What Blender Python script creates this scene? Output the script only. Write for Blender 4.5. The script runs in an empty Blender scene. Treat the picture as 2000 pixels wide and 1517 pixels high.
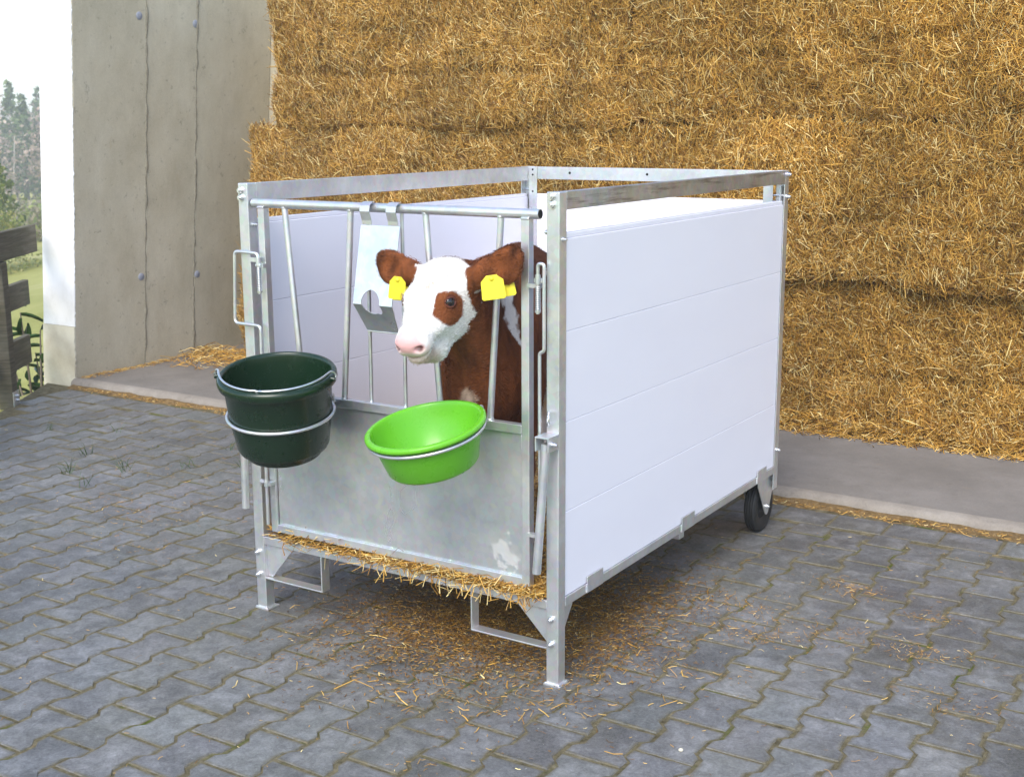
import bpy, bmesh, math, random
import numpy as np
from mathutils import Vector, Matrix, Quaternion

R = math.radians
random.seed(7)
rng = np.random.default_rng(11)
scn = bpy.context.scene
col = scn.collection

# ------------------------------------------------------------------ camera
cd = bpy.data.cameras.new("camera")
cam = bpy.data.objects.new("camera", cd)
col.objects.link(cam)
YAW, PIT, ROL = -0.5662, 0.2073, -0.0049
fw = Vector((math.sin(YAW)*math.cos(PIT), math.cos(YAW)*math.cos(PIT), -math.sin(PIT)))
r0 = Vector((math.cos(YAW), -math.sin(YAW), 0)); u0 = r0.cross(fw)
rr = r0*math.cos(ROL)+u0*math.sin(ROL); uu = u0*math.cos(ROL)-r0*math.sin(ROL)
CAM = Vector((2.908, -2.9544, 1.6105))
m = Matrix.Identity(4)
for i in range(3):
    m[i][0], m[i][1], m[i][2], m[i][3] = rr[i], uu[i], -fw[i], CAM[i]
cam.matrix_world = m
cd.sensor_fit = 'HORIZONTAL'; cd.sensor_width = 36
cd.lens = 44.31
cd.clip_start = 0.05; cd.clip_end = 3000
cd.dof.use_dof = True; cd.dof.focus_distance = 4.1; cd.dof.aperture_fstop = 9
scn.camera = cam

# ------------------------------------------------------------------ light
SUN_EL, SUN_AZ = 46.0, 166.0          # direction the light comes from, from +Y towards +X
w = bpy.data.worlds.new("World"); scn.world = w; w.use_nodes = True
nt = w.node_tree; bg = nt.nodes['Background']
sky = nt.nodes.new('ShaderNodeTexSky'); sky.sky_type = 'NISHITA'; sky.sun_disc = False
sky.sun_elevation = R(SUN_EL); sky.sun_rotation = R(SUN_AZ)
sky.air_density = 1.0; sky.dust_density = 1.2; sky.ozone_density = 0.6
nt.links.new(sky.outputs[0], bg.inputs[0]); bg.inputs[1].default_value = 0.14
sl = bpy.data.lights.new("sun", 'SUN'); sl.energy = 1.4; sl.angle = R(34); sl.color = (1.0, 0.95, 0.87)
so = bpy.data.objects.new("sun", sl); col.objects.link(so)
sd = Vector((math.sin(R(SUN_AZ))*math.cos(R(SUN_EL)), math.cos(R(SUN_AZ))*math.cos(R(SUN_EL)), math.sin(R(SUN_EL))))
so.rotation_euler = sd.to_track_quat('Z', 'Y').to_euler(); so.location = (-3, -8, 9)
HAZE = 0.0026
vs = scn.view_settings
vs.view_transform = 'Standard'; vs.look = 'None'; vs.gamma = 1; vs.use_curve_mapping = False
vs.exposure = 1.27
scn.cycles.use_denoising = True
scn.cycles.max_bounces = 6; scn.cycles.volume_bounces = 2

# ------------------------------------------------------------------ helpers
def link(name, me, mat, parent=None, smooth=False, bevel=0):
    o = bpy.data.objects.new(name, me); col.objects.link(o)
    if mat: me.materials.append(mat)
    if parent: o.parent = parent
    if smooth: me.polygons.foreach_set('use_smooth', [True]*len(me.polygons))
    if bevel:
        b = o.modifiers.new('bevel', 'BEVEL'); b.width = bevel; b.segments = 2; b.limit_method = 'ANGLE'; b.angle_limit = R(40)
        b.harden_normals = False
    return o

def tag(o, label=None, cat=None, group=None, kind=None):
    if label: o['label'] = label
    if cat: o['category'] = cat
    if group: o['group'] = group
    if kind: o['kind'] = kind
    return o

def empty(name, loc, label, cat, group=None):
    o = bpy.data.objects.new(name, None); col.objects.link(o); o.location = loc
    o.empty_display_size = 0.1
    return tag(o, label, cat, group)

class MB:
    def __init__(s, origin=(0, 0, 0)): s.v = []; s.f = []; s.sm = []; s.o = Vector(origin)
    def add(s, vs_, fs, smooth=False):
        n = len(s.v); s.v += [tuple(Vector(a)-s.o) for a in vs_]
        s.f += [tuple(i+n for i in f) for f in fs]; s.sm += [smooth]*len(fs)
    def box(s, a, b, mat=None):
        x0, y0, z0 = a; x1, y1, z1 = b
        vv = [Vector(p) for p in [(x0,y0,z0),(x1,y0,z0),(x1,y1,z0),(x0,y1,z0),(x0,y0,z1),(x1,y0,z1),(x1,y1,z1),(x0,y1,z1)]]
        if mat: vv = [mat @ p for p in vv]
        s.add(vv, [(0,3,2,1),(4,5,6,7),(0,1,5,4),(1,2,6,5),(2,3,7,6),(3,0,4,7)])
    def prism(s, pts, d):
        n = len(pts); d = Vector(d); p = [Vector(q) for q in pts]
        nor = Vector((0, 0, 0))
        for i in range(n): nor += (p[i]).cross(p[(i+1) % n])
        if nor.dot(d) > 0: p = p[::-1]
        s.add(p+[q+d for q in p], [tuple(range(n)), tuple(range(2*n-1, n-1, -1))] +
              [((i+1) % n, i, i+n, (i+1) % n+n) for i in range(n)])
    def tube(s, path, r, seg=10, closed=False, caps=True):
        P = [Vector(p) for p in path]; n = len(P); rings = []
        rads = r if isinstance(r, (list, tuple)) else [r]*n
        nrm = None
        for i in range(n):
            if closed: t = P[(i+1) % n]-P[i-1]
            else: t = P[min(i+1, n-1)]-P[max(i-1, 0)]
            t.normalize()
            if nrm is None:
                nrm = t.orthogonal().normalized()
            else:
                nrm = (nrm - t*nrm.dot(t)).normalized()
            b = t.cross(nrm)
            rings.append([P[i]+(nrm*math.cos(2*math.pi*k/seg)+b*math.sin(2*math.pi*k/seg))*rads[i] for k in range(seg)])
        vv = [q for rg in rings for q in rg]; ff = []
        m_ = n if closed else n-1
        for i in range(m_):
            j = (i+1) % n
            for k in range(seg):
                ff.append((i*seg+k, i*seg+(k+1) % seg, j*seg+(k+1) % seg, j*seg+k))
        s.add(vv, ff, True)
        if caps and not closed:
            s.add(rings[0][::-1], [tuple(range(seg))]); s.add(rings[-1], [tuple(range(seg))])
    def lathe(s, prof, C, ax, seg=64, smooth=True):
        C = Vector(C); ax = Vector(ax).normalized(); u = Vector((0, 1, 0)).cross(ax).normalized(); v = ax.cross(u)
        vv = []; ff = []; n = len(prof)
        for (r, h) in prof:
            for k in range(seg):
                t = 2*math.pi*k/seg; vv.append(C+ax*h+(u*math.cos(t)+v*math.sin(t))*r)
        for i in range(n-1):
            for k in range(seg):
                ff.append((i*seg+k, (i+1)*seg+k, (i+1)*seg+(k+1) % seg, i*seg+(k+1) % seg))
        s.add(vv, ff, smooth)
    def cyl(s, a, b, r, seg=12): s.tube([a, b], r, seg)
    def ball(s, c, r, sc=(1, 1, 1), seg=10, mat=None):
        c = Vector(c); vv = []; ff = []
        for i in range(seg+1):
            th = math.pi*i/seg
            for k in range(seg):
                ph = 2*math.pi*k/seg
                p = Vector((math.sin(th)*math.cos(ph)*r*sc[0], math.sin(th)*math.sin(ph)*r*sc[1], math.cos(th)*r*sc[2]))
                if mat: p = mat @ p
                vv.append(c+p)
        for i in range(seg):
            for k in range(seg):
                ff.append((i*seg+k, (i+1)*seg+k, (i+1)*seg+(k+1) % seg, i*seg+(k+1) % seg))
        s.add(vv, ff, True)
    def hexbolt(s, c, d, r=.010, h=.008):
        c = Vector(c); d = Vector(d).normalized()
        s.tube([c, c+d*.002], r*1.35, 14); s.tube([c+d*.002, c+d*(.002+h)], r, 6); s.tube([c+d*(.002+h), c+d*(.006+h)], r*.55, 10)
    def build(s, name, mat, parent=None, bevel=0):
        me = bpy.data.meshes.new(name); me.from_pydata(s.v, [], s.f); me.update()
        me.polygons.foreach_set('use_smooth', s.sm)
        o = link(name, me, mat, parent, bevel=bevel)
        if parent is None: o.location = s.o
        return o

def fillet(pts, rad, n=5):
    P = [Vector(p) for p in pts]; out = [P[0]]
    for i in range(1, len(P)-1):
        a = (P[i-1]-P[i]); b = (P[i+1]-P[i]); r_ = min(rad, a.length*.45, b.length*.45)
        p0 = P[i]+a.normalized()*r_; p1 = P[i]+b.normalized()*r_
        for k in range(n+1):
            t = k/n; out.append(p0*(1-t)**2+P[i]*2*t*(1-t)+p1*t*t)
    out.append(P[-1]); return out

def np_mesh(name, V, loops, starts, totals, mat, colr=None, parent=None, smooth=False):
    me = bpy.data.meshes.new(name)
    me.vertices.add(len(V)); me.vertices.foreach_set('co', np.ascontiguousarray(V, dtype=np.float32).ravel())
    me.loops.add(len(loops)); me.loops.foreach_set('vertex_index', np.ascontiguousarray(loops, dtype=np.int32))
    me.polygons.add(len(starts)); me.polygons.foreach_set('loop_start', np.ascontiguousarray(starts, dtype=np.int32))
    try: me.polygons.foreach_set('loop_total', np.ascontiguousarray(totals, dtype=np.int32))
    except Exception: pass
    me.polygons.foreach_set('use_smooth', np.full(len(starts), bool(smooth)))
    if colr is not None:
        a = me.color_attributes.new('Col', 'FLOAT_COLOR', 'POINT')
        c4 = np.ones((len(V), 4), dtype=np.float32); c4[:, :3] = colr
        a.data.foreach_set('color', c4.ravel())
    me.update(calc_edges=True); me.validate()
    o = bpy.data.objects.new(name, me); col.objects.link(o)
    if mat: me.materials.append(mat)
    if parent: o.parent = parent
    return o

def wav(p, f, seed, n=7):
    r_ = np.random.default_rng(seed); out = np.zeros(len(p))
    for i in range(n):
        d = r_.normal(size=3); d /= np.linalg.norm(d); k = f*r_.uniform(.6, 1.7)
        out += np.sin(p @ d*k*2*np.pi+r_.uniform(0, 6.28))
    return out/n**.5

def norm(a): return a/np.maximum(np.linalg.norm(a, axis=-1, keepdims=True), 1e-9)

def blades(pos, d, nrm, L, W, C, bend=.12):
    """straw/grass stalks: folded strips (V section) of two segments. arrays (n,3)"""
    n = len(pos); d = norm(d); s = norm(np.cross(d, nrm)); u = np.cross(s, d)
    L = L[:, None]; W = W[:, None]
    b = (rng.normal(size=(n, 1))*bend)*L
    mid = pos+u*b+s*(rng.normal(size=(n, 1))*bend*.5)*L
    a0 = pos-d*L/2; a2 = pos+d*L/2
    V = np.stack([a0-s*W/2, a0+u*W*.45, a0+s*W/2, mid-s*W/2, mid+u*W*.45, mid+s*W/2, a2-s*W/2, a2+u*W*.45, a2+s*W/2], 1).reshape(-1, 3)
    q = np.array([0,1,4,3, 1,2,5,4, 3,4,7,6, 4,5,8,7])
    loops = (q[None, :]+9*np.arange(n)[:, None]).ravel()
    col_ = np.repeat(C, 9, axis=0)
    return V, loops, col_

def quadmesh(name, V, loops, C, mat, parent=None):
    nf = len(loops)//4
    return np_mesh(name, V, loops, np.arange(nf)*4, np.full(nf, 4), mat, C, parent)

def straw_col(n, dark=0.25, pale=0.2):
    base = np.array([[.53,.300,.058],[.42,.218,.035],[.65,.415,.112],[.31,.150,.022],[.82,.63,.28],[.17,.078,.013]])
    pr = np.array([.30,.24,.18,dark*.5,pale*.5,dark*.3]); pr /= pr.sum()
    c = base[rng.choice(6, n, p=pr)]
    return np.clip(c*rng.uniform(.60, 1.22, (n, 1)), 0, .9)

# ------------------------------------------------------------------ materials
def mat(name, base=(.5,.5,.5), rough=.5, metal=0, spec=.5):
    m_ = bpy.data.materials.new(name); m_.use_nodes = True
    b = m_.node_tree.nodes['Principled BSDF']
    b.inputs['Base Color'].default_value = (*base, 1); b.inputs['Roughness'].default_value = rough
    b.inputs['Metallic'].default_value = metal; b.inputs['Specular IOR Level'].default_value = spec
    return m_
class NT:
    def __init__(s, m_): s.t = m_.node_tree; s.b = s.t.nodes['Principled BSDF']; s.c = None
    def n(s, typ, **k):
        a = s.t.nodes.new(typ)
        for key, v in k.items():
            if key in a.inputs: a.inputs[key].default_value = v
            else: setattr(a, key, v)
        return a
    def l(s, a, b): s.t.links.new(a, b)
    def co(s, sc=(1, 1, 1)):
        if not s.c: s.c = s.n('ShaderNodeTexCoord')
        mp = s.n('ShaderNodeMapping'); mp.inputs['Scale'].default_value = sc; s.l(s.c.outputs['Object'], mp.inputs[0]); return mp.outputs[0]
    def noise(s, scale, detail=6, rough=.6, sc=(1, 1, 1), dist=0):
        a = s.n('ShaderNodeTexNoise'); a.inputs['Scale'].default_value = scale; a.inputs['Detail'].default_value = detail
        a.inputs['Roughness'].default_value = rough; a.inputs['Distortion'].default_value = dist
        s.l(s.co(sc), a.inputs['Vector']); return a.outputs['Fac']
    def ramp(s, f, stops):
        a = s.n('ShaderNodeValToRGB'); e = a.color_ramp.elements
        while len(e) < len(stops): e.new(.5)
        for i, (p, c) in enumerate(stops):
            e[i].position = p; e[i].color = (*c, 1) if len(c) == 3 else c
        s.l(f, a.inputs[0]); return a.outputs[0]
    def mix(s, f, a, b, mode='MIX'):
        x = s.n('ShaderNodeMix'); x.data_type = 'RGBA'; x.blend_type = mode
        for sock, v in ((x.inputs[0], f), (x.inputs[6], a), (x.inputs[7], b)):
            if isinstance(v, (int, float)): sock.default_value = v
            elif isinstance(v, tuple): sock.default_value = (*v, 1)
            else: s.l(v, sock)
        return x.outputs[2]
    def attr(s, name='Col'):
        a = s.n('ShaderNodeAttribute'); a.attribute_name = name; return a.outputs['Color']
    def base(s, o): s.l(o, s.b.inputs['Base Color'])
    def bump(s, f, strength=.3, dist=.01):
        a = s.n('ShaderNodeBump'); a.inputs['Strength'].default_value = strength; a.inputs['Distance'].default_value = dist
        s.l(f, a.inputs['Height']); s.l(a.outputs[0], s.b.inputs['Normal'])
    def g(s, v): return (v, v, v)
G = lambda v: (v, v, v)

def galv(name, c0, c1, r0_, r1_, metal=.9):
    m_ = mat(name, G(.6), .4, metal); t = NT(m_)
    vo = t.n('ShaderNodeTexVoronoi'); vo.inputs['Scale'].default_value = 55; t.l(t.co(), vo.inputs['Vector'])
    n1 = t.noise(9, 5, .6); n2 = t.noise(5, 3, .5, (1, 1, .6))
    a = t.ramp(n1, [(.3, c0), (.7, c1)])
    a = t.mix(.16, a, vo.outputs['Color'], 'SOFT_LIGHT')
    sp = t.ramp(t.noise(38, 4, .7), [(.60, G(0)), (.72, G(1))])
    a = t.mix(sp, a, t.mix(.65, a, (.72, .74, .76)))
    t.base(a)
    t.l(t.ramp(n2, [(.25, G(r0_)), (.75, G(r1_))]), t.b.inputs['Roughness'])
    t.bump(n1, .05, .004)
    return m_
M = {}
M['galv'] = galv('galvanised_steel', (.56,.58,.59), (.76,.77,.77), .30, .48, .8)
M['sheet'] = galv('galvanised_sheet', (.58,.60,.60), (.76,.77,.76), .25, .36, .78)
t_ = NT(M['sheet']); old = t_.b.inputs['Base Color'].links[0].from_socket
dv_ = t_.n('ShaderNodeVectorMath', operation='DISTANCE'); dv_.inputs[1].default_value = (.395, -.84, .372); t_.l(t_.co(), dv_.inputs[0])
ad_ = t_.n('ShaderNodeMath', operation='MULTIPLY_ADD'); ad_.inputs[1].default_value = .22; t_.l(t_.noise(28, 7, .7), ad_.inputs[0]); t_.l(dv_.outputs['Value'], ad_.inputs[2])
wm_ = t_.ramp(ad_.outputs[0], [(.142, G(1)), (.150, G(0))])
t_.base(t_.mix(t_.mix(.5, (0, 0, 0), wm_), old, (.70,.69,.66))); t_.l(t_.ramp(wm_, [(0, G(.78)), (1, G(.5))]), t_.b.inputs['Metallic'])
M['alu'] = galv('dull_galvanised_rail', (.40,.40,.40), (.60,.60,.60), .34, .55)
t_ = NT(M['alu']); st = t_.ramp(t_.noise(3.2, 8, .75, (40, 1, 14)), [(.52, G(0)), (.66, G(1))])
old = t_.b.inputs['Base Color'].links[0].from_socket
t_.base(t_.mix(st, old, (.22,.20,.19)))
M['bolt'] = mat('zinc_bolt', (.75,.76,.78), .28, .95)
M['hole'] = mat('hole_shade_black', G(.012), .9)  # black that stands in for the shade inside holes
# white plastic planks
M['plastic'] = mat('white_plastic', (.84,.82,.885), .38); t = NT(M['plastic'])
t.base(t.mix(t.ramp(t.noise(2.0, 5, .6, (1, 1, 3)), [(.35, G(0)), (.75, G(1))]), (.855,.84,.905), (.83,.815,.885)))
t.l(t.ramp(t.noise(14, 4), [(.3, G(.30)), (.7, G(.46))]), t.b.inputs['Roughness'])
# buckets
M['green_dark'] = mat('dark_green_plastic', (.005,.021,.008), .22); t = NT(M['green_dark'])
t.l(t.ramp(t.noise(25, 5, .7), [(.3, G(.16)), (.75, G(.34))]), t.b.inputs['Roughness']); t.bump(t.noise(160, 2), .03, .001)
M['green'] = mat('bright_green_plastic', (.085,.42,.014), .28); t = NT(M['green'])
dr = t.ramp(t.noise(14, 6, .7), [(.66, G(0)), (.74, G(1))])
t.base(t.mix(dr, (.125,.44,.016), (.15,.40,.03)))
t.l(t.ramp(t.noise(30, 4), [(.3, G(.22)), (.7, G(.40))]), t.b.inputs['Roughness'])
M['rubber'] = mat('black_rubber', G(.012), .6)
M['rim'] = mat('black_plastic', G(.02), .45)
# straw
def straw_mat(name, rough=.55):
    m_ = mat(name, (.5,.3,.1), rough, 0, .35); t = NT(m_); t.base(t.attr()); return m_
M['straw'] = straw_mat('straw', .42)
M['bale'] = mat('bale_core', (.3,.15,.04), .9, 0, .1); t = NT(M['bale'])
t.base(t.ramp(t.noise(26, 8, .75), [(.3, (.12,.06,.016)), (.5, (.30,.165,.038)), (.72, (.46,.28,.08))])); t.bump(t.noise(60, 6, .8), 1, .02)
# concrete
def concrete(name, c0, c1, c2, bump=.25):
    m_ = mat(name, c0, .85, 0, .25); t = NT(m_)
    big = t.ramp(t.noise(2.0, 9, .68, (1, 1, .7)), [(.36, c0), (.5, c1), (.64, c2)])
    streak = t.ramp(t.noise(3, 7, .75, (1.5, 1.5, .5)), [(.45, G(0)), (.8, G(1))])
    a = t.mix(t.mix(.5, (0, 0, 0), streak), big, tuple(x*.72 for x in c0))
    spots = t.ramp(t.noise(17, 7, .78), [(.585, G(0)), (.65, G(1))])
    a = t.mix(t.mix(.55, (0, 0, 0), spots), a, (.13,.115,.09))
    och = t.ramp(t.noise(5.5, 7, .7, (1.6, 1.6, .5)), [(.62, G(0)), (.74, G(1))])
    a = t.mix(t.mix(.35, (0, 0, 0), och), a, (.36,.25,.11))
    a = t.mix(.3, a, t.ramp(t.noise(120, 4, .7), [(.3, tuple(x*.7 for x in c1)), (.7, tuple(min(1, x*1.2) for x in c1))]))
    t.base(a); t.bump(t.noise(45, 8, .7), bump, .006); return m_
M['concrete'] = concrete('board_marked_concrete', (.42,.372,.27), (.53,.48,.362), (.60,.555,.44))
M['slab'] = concrete('smooth_floor_concrete', (.165,.15,.135), (.205,.187,.168), (.25,.23,.21), .1)
M['kerb'] = concrete('rough_kerb_concrete', (.19,.165,.135), (.27,.24,.205), (.36,.33,.29), .9)
M['seam'] = mat('seam_mortar', (.17,.16,.13), .95); t = NT(M['seam']); t.base(t.ramp(t.noise(30, 6, .8), [(.3, (.19,.17,.125)), (.7, (.40,.365,.28))])); t.bump(t.noise(40, 6, .8), 1, .01)
M['plug'] = mat('blue_grey_plug', (.30,.315,.37), .9)
M['render'] = mat('white_render', (.82,.82,.82), .9, 0, .2); t = NT(M['render'])
t.base(t.mix(t.ramp(t.noise(6, 8, .7), [(.45, G(0)), (.8, G(1))]), (.84,.84,.85), (.70,.69,.68))); t.bump(t.noise(220, 5, .7), .5, .004)
M['plinth'] = mat('cream_plinth_render', (.60,.55,.42), .9, 0, .2); t = NT(M['plinth'])
t.base(t.mix(t.ramp(t.noise(5, 8, .7), [(.4, G(0)), (.75, G(1))]), (.66,.62,.50), (.50,.44,.33))); t.bump(t.noise(200, 5, .7), .5, .004)
# pavers
M['paver'] = mat('grey_paver', (.17,.17,.18), .62, 0, .4); t = NT(M['paver'])
per = t.attr()
big = t.ramp(t.noise(.8, 6, .65), [(.40, (.088,.089,.090)), (.50, (.132,.134,.136)), (.60, (.186,.189,.193))])
a = t.mix(1.0, big, per, 'MULTIPLY')
cl = t.ramp(t.noise(6.5, 9, .72, dist=.5), [(.47, G(0)), (.62, G(1))])
a = t.mix(t.mix(.55, (0, 0, 0), cl), a, (.29,.293,.297))
dk = t.ramp(t.noise(4.3, 9, .74), [(.52, G(0)), (.62, G(1))])
a = t.mix(t.mix(.62, (0, 0, 0), dk), a, (.050,.050,.046))
gr = t.ramp(t.noise(1.5, 8, .75), [(.47, G(0)), (.66, G(1))])
a = t.mix(t.mix(.50, (0, 0, 0), gr), a, (.088,.092,.050))
sc = t.ramp(t.noise(2.0, 10, .82, (7, 1.6, 1), 2.2), [(.575, G(0)), (.64, G(1))])
a = t.mix(t.mix(.45, (0, 0, 0), sc), a, (.34,.34,.34))
fm = t.ramp(t.noise(22, 10, .8, dist=.8), [(.40, G(.55)), (.50, G(1.0)), (.62, G(1.6))])
a = t.mix(.75, a, t.mix(1.0, a, fm, 'MULTIPLY'))
a = t.mix(.40, a, t.ramp(t.noise(120, 6, .8), [(.36, G(.035)), (.64, G(.215))]))
sp = t.ramp(t.noise(70, 4, .6), [(.68, G(0)), (.72, G(1))])
a = t.mix(t.mix(.6, (0, 0, 0), sp), a, (.40,.40,.37))
ed = t.n('ShaderNodeAttribute'); ed.attribute_name = 'edge'
en = t.n('ShaderNodeMath', operation='MULTIPLY'); t.l(ed.outputs['Fac'], en.inputs[0]); t.l(t.ramp(t.noise(13, 8, .75), [(.36, G(0)), (.60, G(1))]), en.inputs[1])
a = t.mix(en.outputs[0], a, t.ramp(t.noise(30, 7, .75), [(.3, (.06,.055,.03)), (.6, (.15,.125,.07)), (.8, (.25,.21,.13))]))
t.base(a); t.bump(t.noise(140, 8, .8), .55, .004)
t.l(t.ramp(t.noise(7, 6, .7), [(.3, G(.36)), (.7, G(.66))]), t.b.inputs['Roughness'])
M['joint'] = mat('joint_sand_and_moss', (.2,.15,.08), .95, 0, .1); t = NT(M['joint'])
a = t.ramp(t.noise(24, 8, .75), [(.3, (.07,.058,.034)), (.5, (.175,.15,.088)), (.72, (.31,.27,.18))])
ms = t.ramp(t.noise(3.3, 7, .7), [(.55, G(0)), (.66, G(1))])
a = t.mix(ms, a, t.ramp(t.noise(60, 5, .8), [(.3, (.055,.07,.012)), (.7, (.15,.18,.035))]))
t.base(a); t.bump(t.noise(120, 6, .8), 1, .008)
M['sand'] = mat('brown_sand', (.25,.16,.07), .95, 0, .1); t = NT(M['sand'])
t.base(t.ramp(t.noise(40, 8, .8), [(.3, (.11,.07,.03)), (.55, (.25,.165,.075)), (.75, (.42,.31,.16))])); t.bump(t.noise(90, 6, .8), 1, .012)
# wood
M['wood'] = mat('weathered_wood', (.13,.11,.08), .85, 0, .2); t = NT(M['wood'])
gr_ = t.noise(7, 8, .7, (.5, .5, 9), .6)
a = t.ramp(gr_, [(.3, (.07,.062,.042)), (.55, (.135,.12,.085)), (.75, (.21,.195,.15))])
a = t.mix(t.mix(.5, (0, 0, 0), t.ramp(t.noise(4, 5), [(.5, G(0)), (.7, G(1))])), a, (.085,.09,.045))
t.base(a); t.bump(gr_, .5, .006)
M['meadow'] = mat('meadow_ground', (.2,.2,.05), .95, 0, .1); t = NT(M['meadow'])
t.base(t.ramp(t.noise(.35, 8, .7), [(.3, (.34,.34,.09)), (.5, (.46,.45,.15)), (.7, (.54,.50,.24))])); t.bump(t.noise(6, 6, .8), 1, .1)
def leafmat(name, rough=.5, trans=.3):
    m_ = mat(name, (.1,.1,.03), rough, 0, .3); t = NT(m_); t.base(t.attr())
    tr = t.n('ShaderNodeBsdfTranslucent'); t.l(t.attr(), tr.inputs[0])
    mx = t.n('ShaderNodeMixShader'); mx.inputs[0].default_value = trans
    out = [x for x in t.t.nodes if x.type == 'OUTPUT_MATERIAL'][0]
    t.l(t.b.outputs[0], mx.inputs[1]); t.l(tr.outputs[0], mx.inputs[2]); t.l(mx.outputs[0], out.inputs[0]); return m_
M['leaf'] = leafmat('leaf'); M['shiny_leaf'] = leafmat('shiny_leaf', .3, .2)
M['bark'] = mat('bark', (.16,.13,.10), .9); M['birch'] = mat('pale_bark', (.5,.48,.44), .9)
# calf
M['hide'] = mat('calf_hide', (.5,.5,.5), .75, 0, .15); t = NT(M['hide']); t.base(t.attr())
t.bump(t.noise(90, 5, .7), .35, .004)
M['coat'] = mat('calf_hair', (.5,.5,.5), .55, 0, .2); t = NT(M['coat']); t.base(t.attr())
M['eye'] = mat('calf_eye', (.012,.008,.008), .05, 0, .7)
M['lid'] = mat('calf_eyelid', (.16,.045,.025), .45)
M['tagy'] = mat('yellow_tag_plastic', (.80,.68,.03), .42)

# ------------------------------------------------------------------ setting: terrain
GX = np.concatenate([np.linspace(-420, -60, 25)[:-1], np.linspace(-60, -8, 27)[:-1], np.linspace(-8, -2, 25)[:-1], np.array([-2, 0, 5, 20, 80, 300])])
GY = np.concatenate([np.linspace(-300, -20, 15)[:-1], np.linspace(-20, 30, 41)[:-1], np.linspace(30, 400, 40)])
FD = np.array([-0.38, .555]); FD = FD/np.linalg.norm(FD)      # direction of the fence
FN = np.array([-FD[1], FD[0]]); FN = FN*np.sign(-FN[0])       # outwards
def height(x, y):
    s = np.minimum(-(x+3.74), (x+3.72)*FN[0]+(y-2.0)*FN[1]) if np.isscalar(x) else np.minimum(-(x+3.74), (x+3.72)*FN[0]+(y-2.0)*FN[1])
    xs = [-1e4, .02, .25, 1.2, 4, 12, 30, 60, 85, 110, 170, 220, 300, 420]
    zs = [-.045, -.045, -.16, -.5, -1.1, -2.3, -4.4, -6.3, -6.6, -6.0, -4.2, -2.2, -.8, -1.0]
    return np.interp(s, xs, zs)
XX, YY = np.meshgrid(GX, GY, indexing='ij')
ZZ = height(XX, YY); fl = ZZ < -.2
ZZ = ZZ+fl*.12*np.minimum(1, -ZZ)*wav(np.stack([XX.ravel(), YY.ravel(), 0*XX.ravel()], 1), .05, 3).reshape(XX.shape)
nx, ny = XX.shape
V = np.stack([XX, YY, ZZ], -1).reshape(-1, 3)
ii, jj = np.meshgrid(np.arange(nx-1), np.arange(ny-1), indexing='ij'); b0 = (ii*ny+jj).ravel()
loops = np.stack([b0, b0+ny, b0+ny+1, b0+1], 1).ravel()
tag(np_mesh('meadow_terrain', V, loops, np.arange(len(b0))*4, np.full(len(b0), 4), M['meadow'], None, None, True), kind='structure')

# joint sheet below the pavers
def fence_x(y): return -3.72+(y-2.0)*FD[0]/FD[1]
s_ = MB(); ys = [-3.4, 1.3, 1.6, 2.128]
s_.add([(fence_x(y)-.04 if y > 1 else min(fence_x(y)-.04, -3.0), y, -.0024) for y in ys]+[(5.2, y, -.0024) for y in ys[::-1]], [tuple(range(8))[::-1]])
jo = s_.build('joint_sand', M['joint']); tag(jo, kind='structure')
jo.data.flip_normals() if jo.data.polygons[0].normal.z < 0 else None

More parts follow.
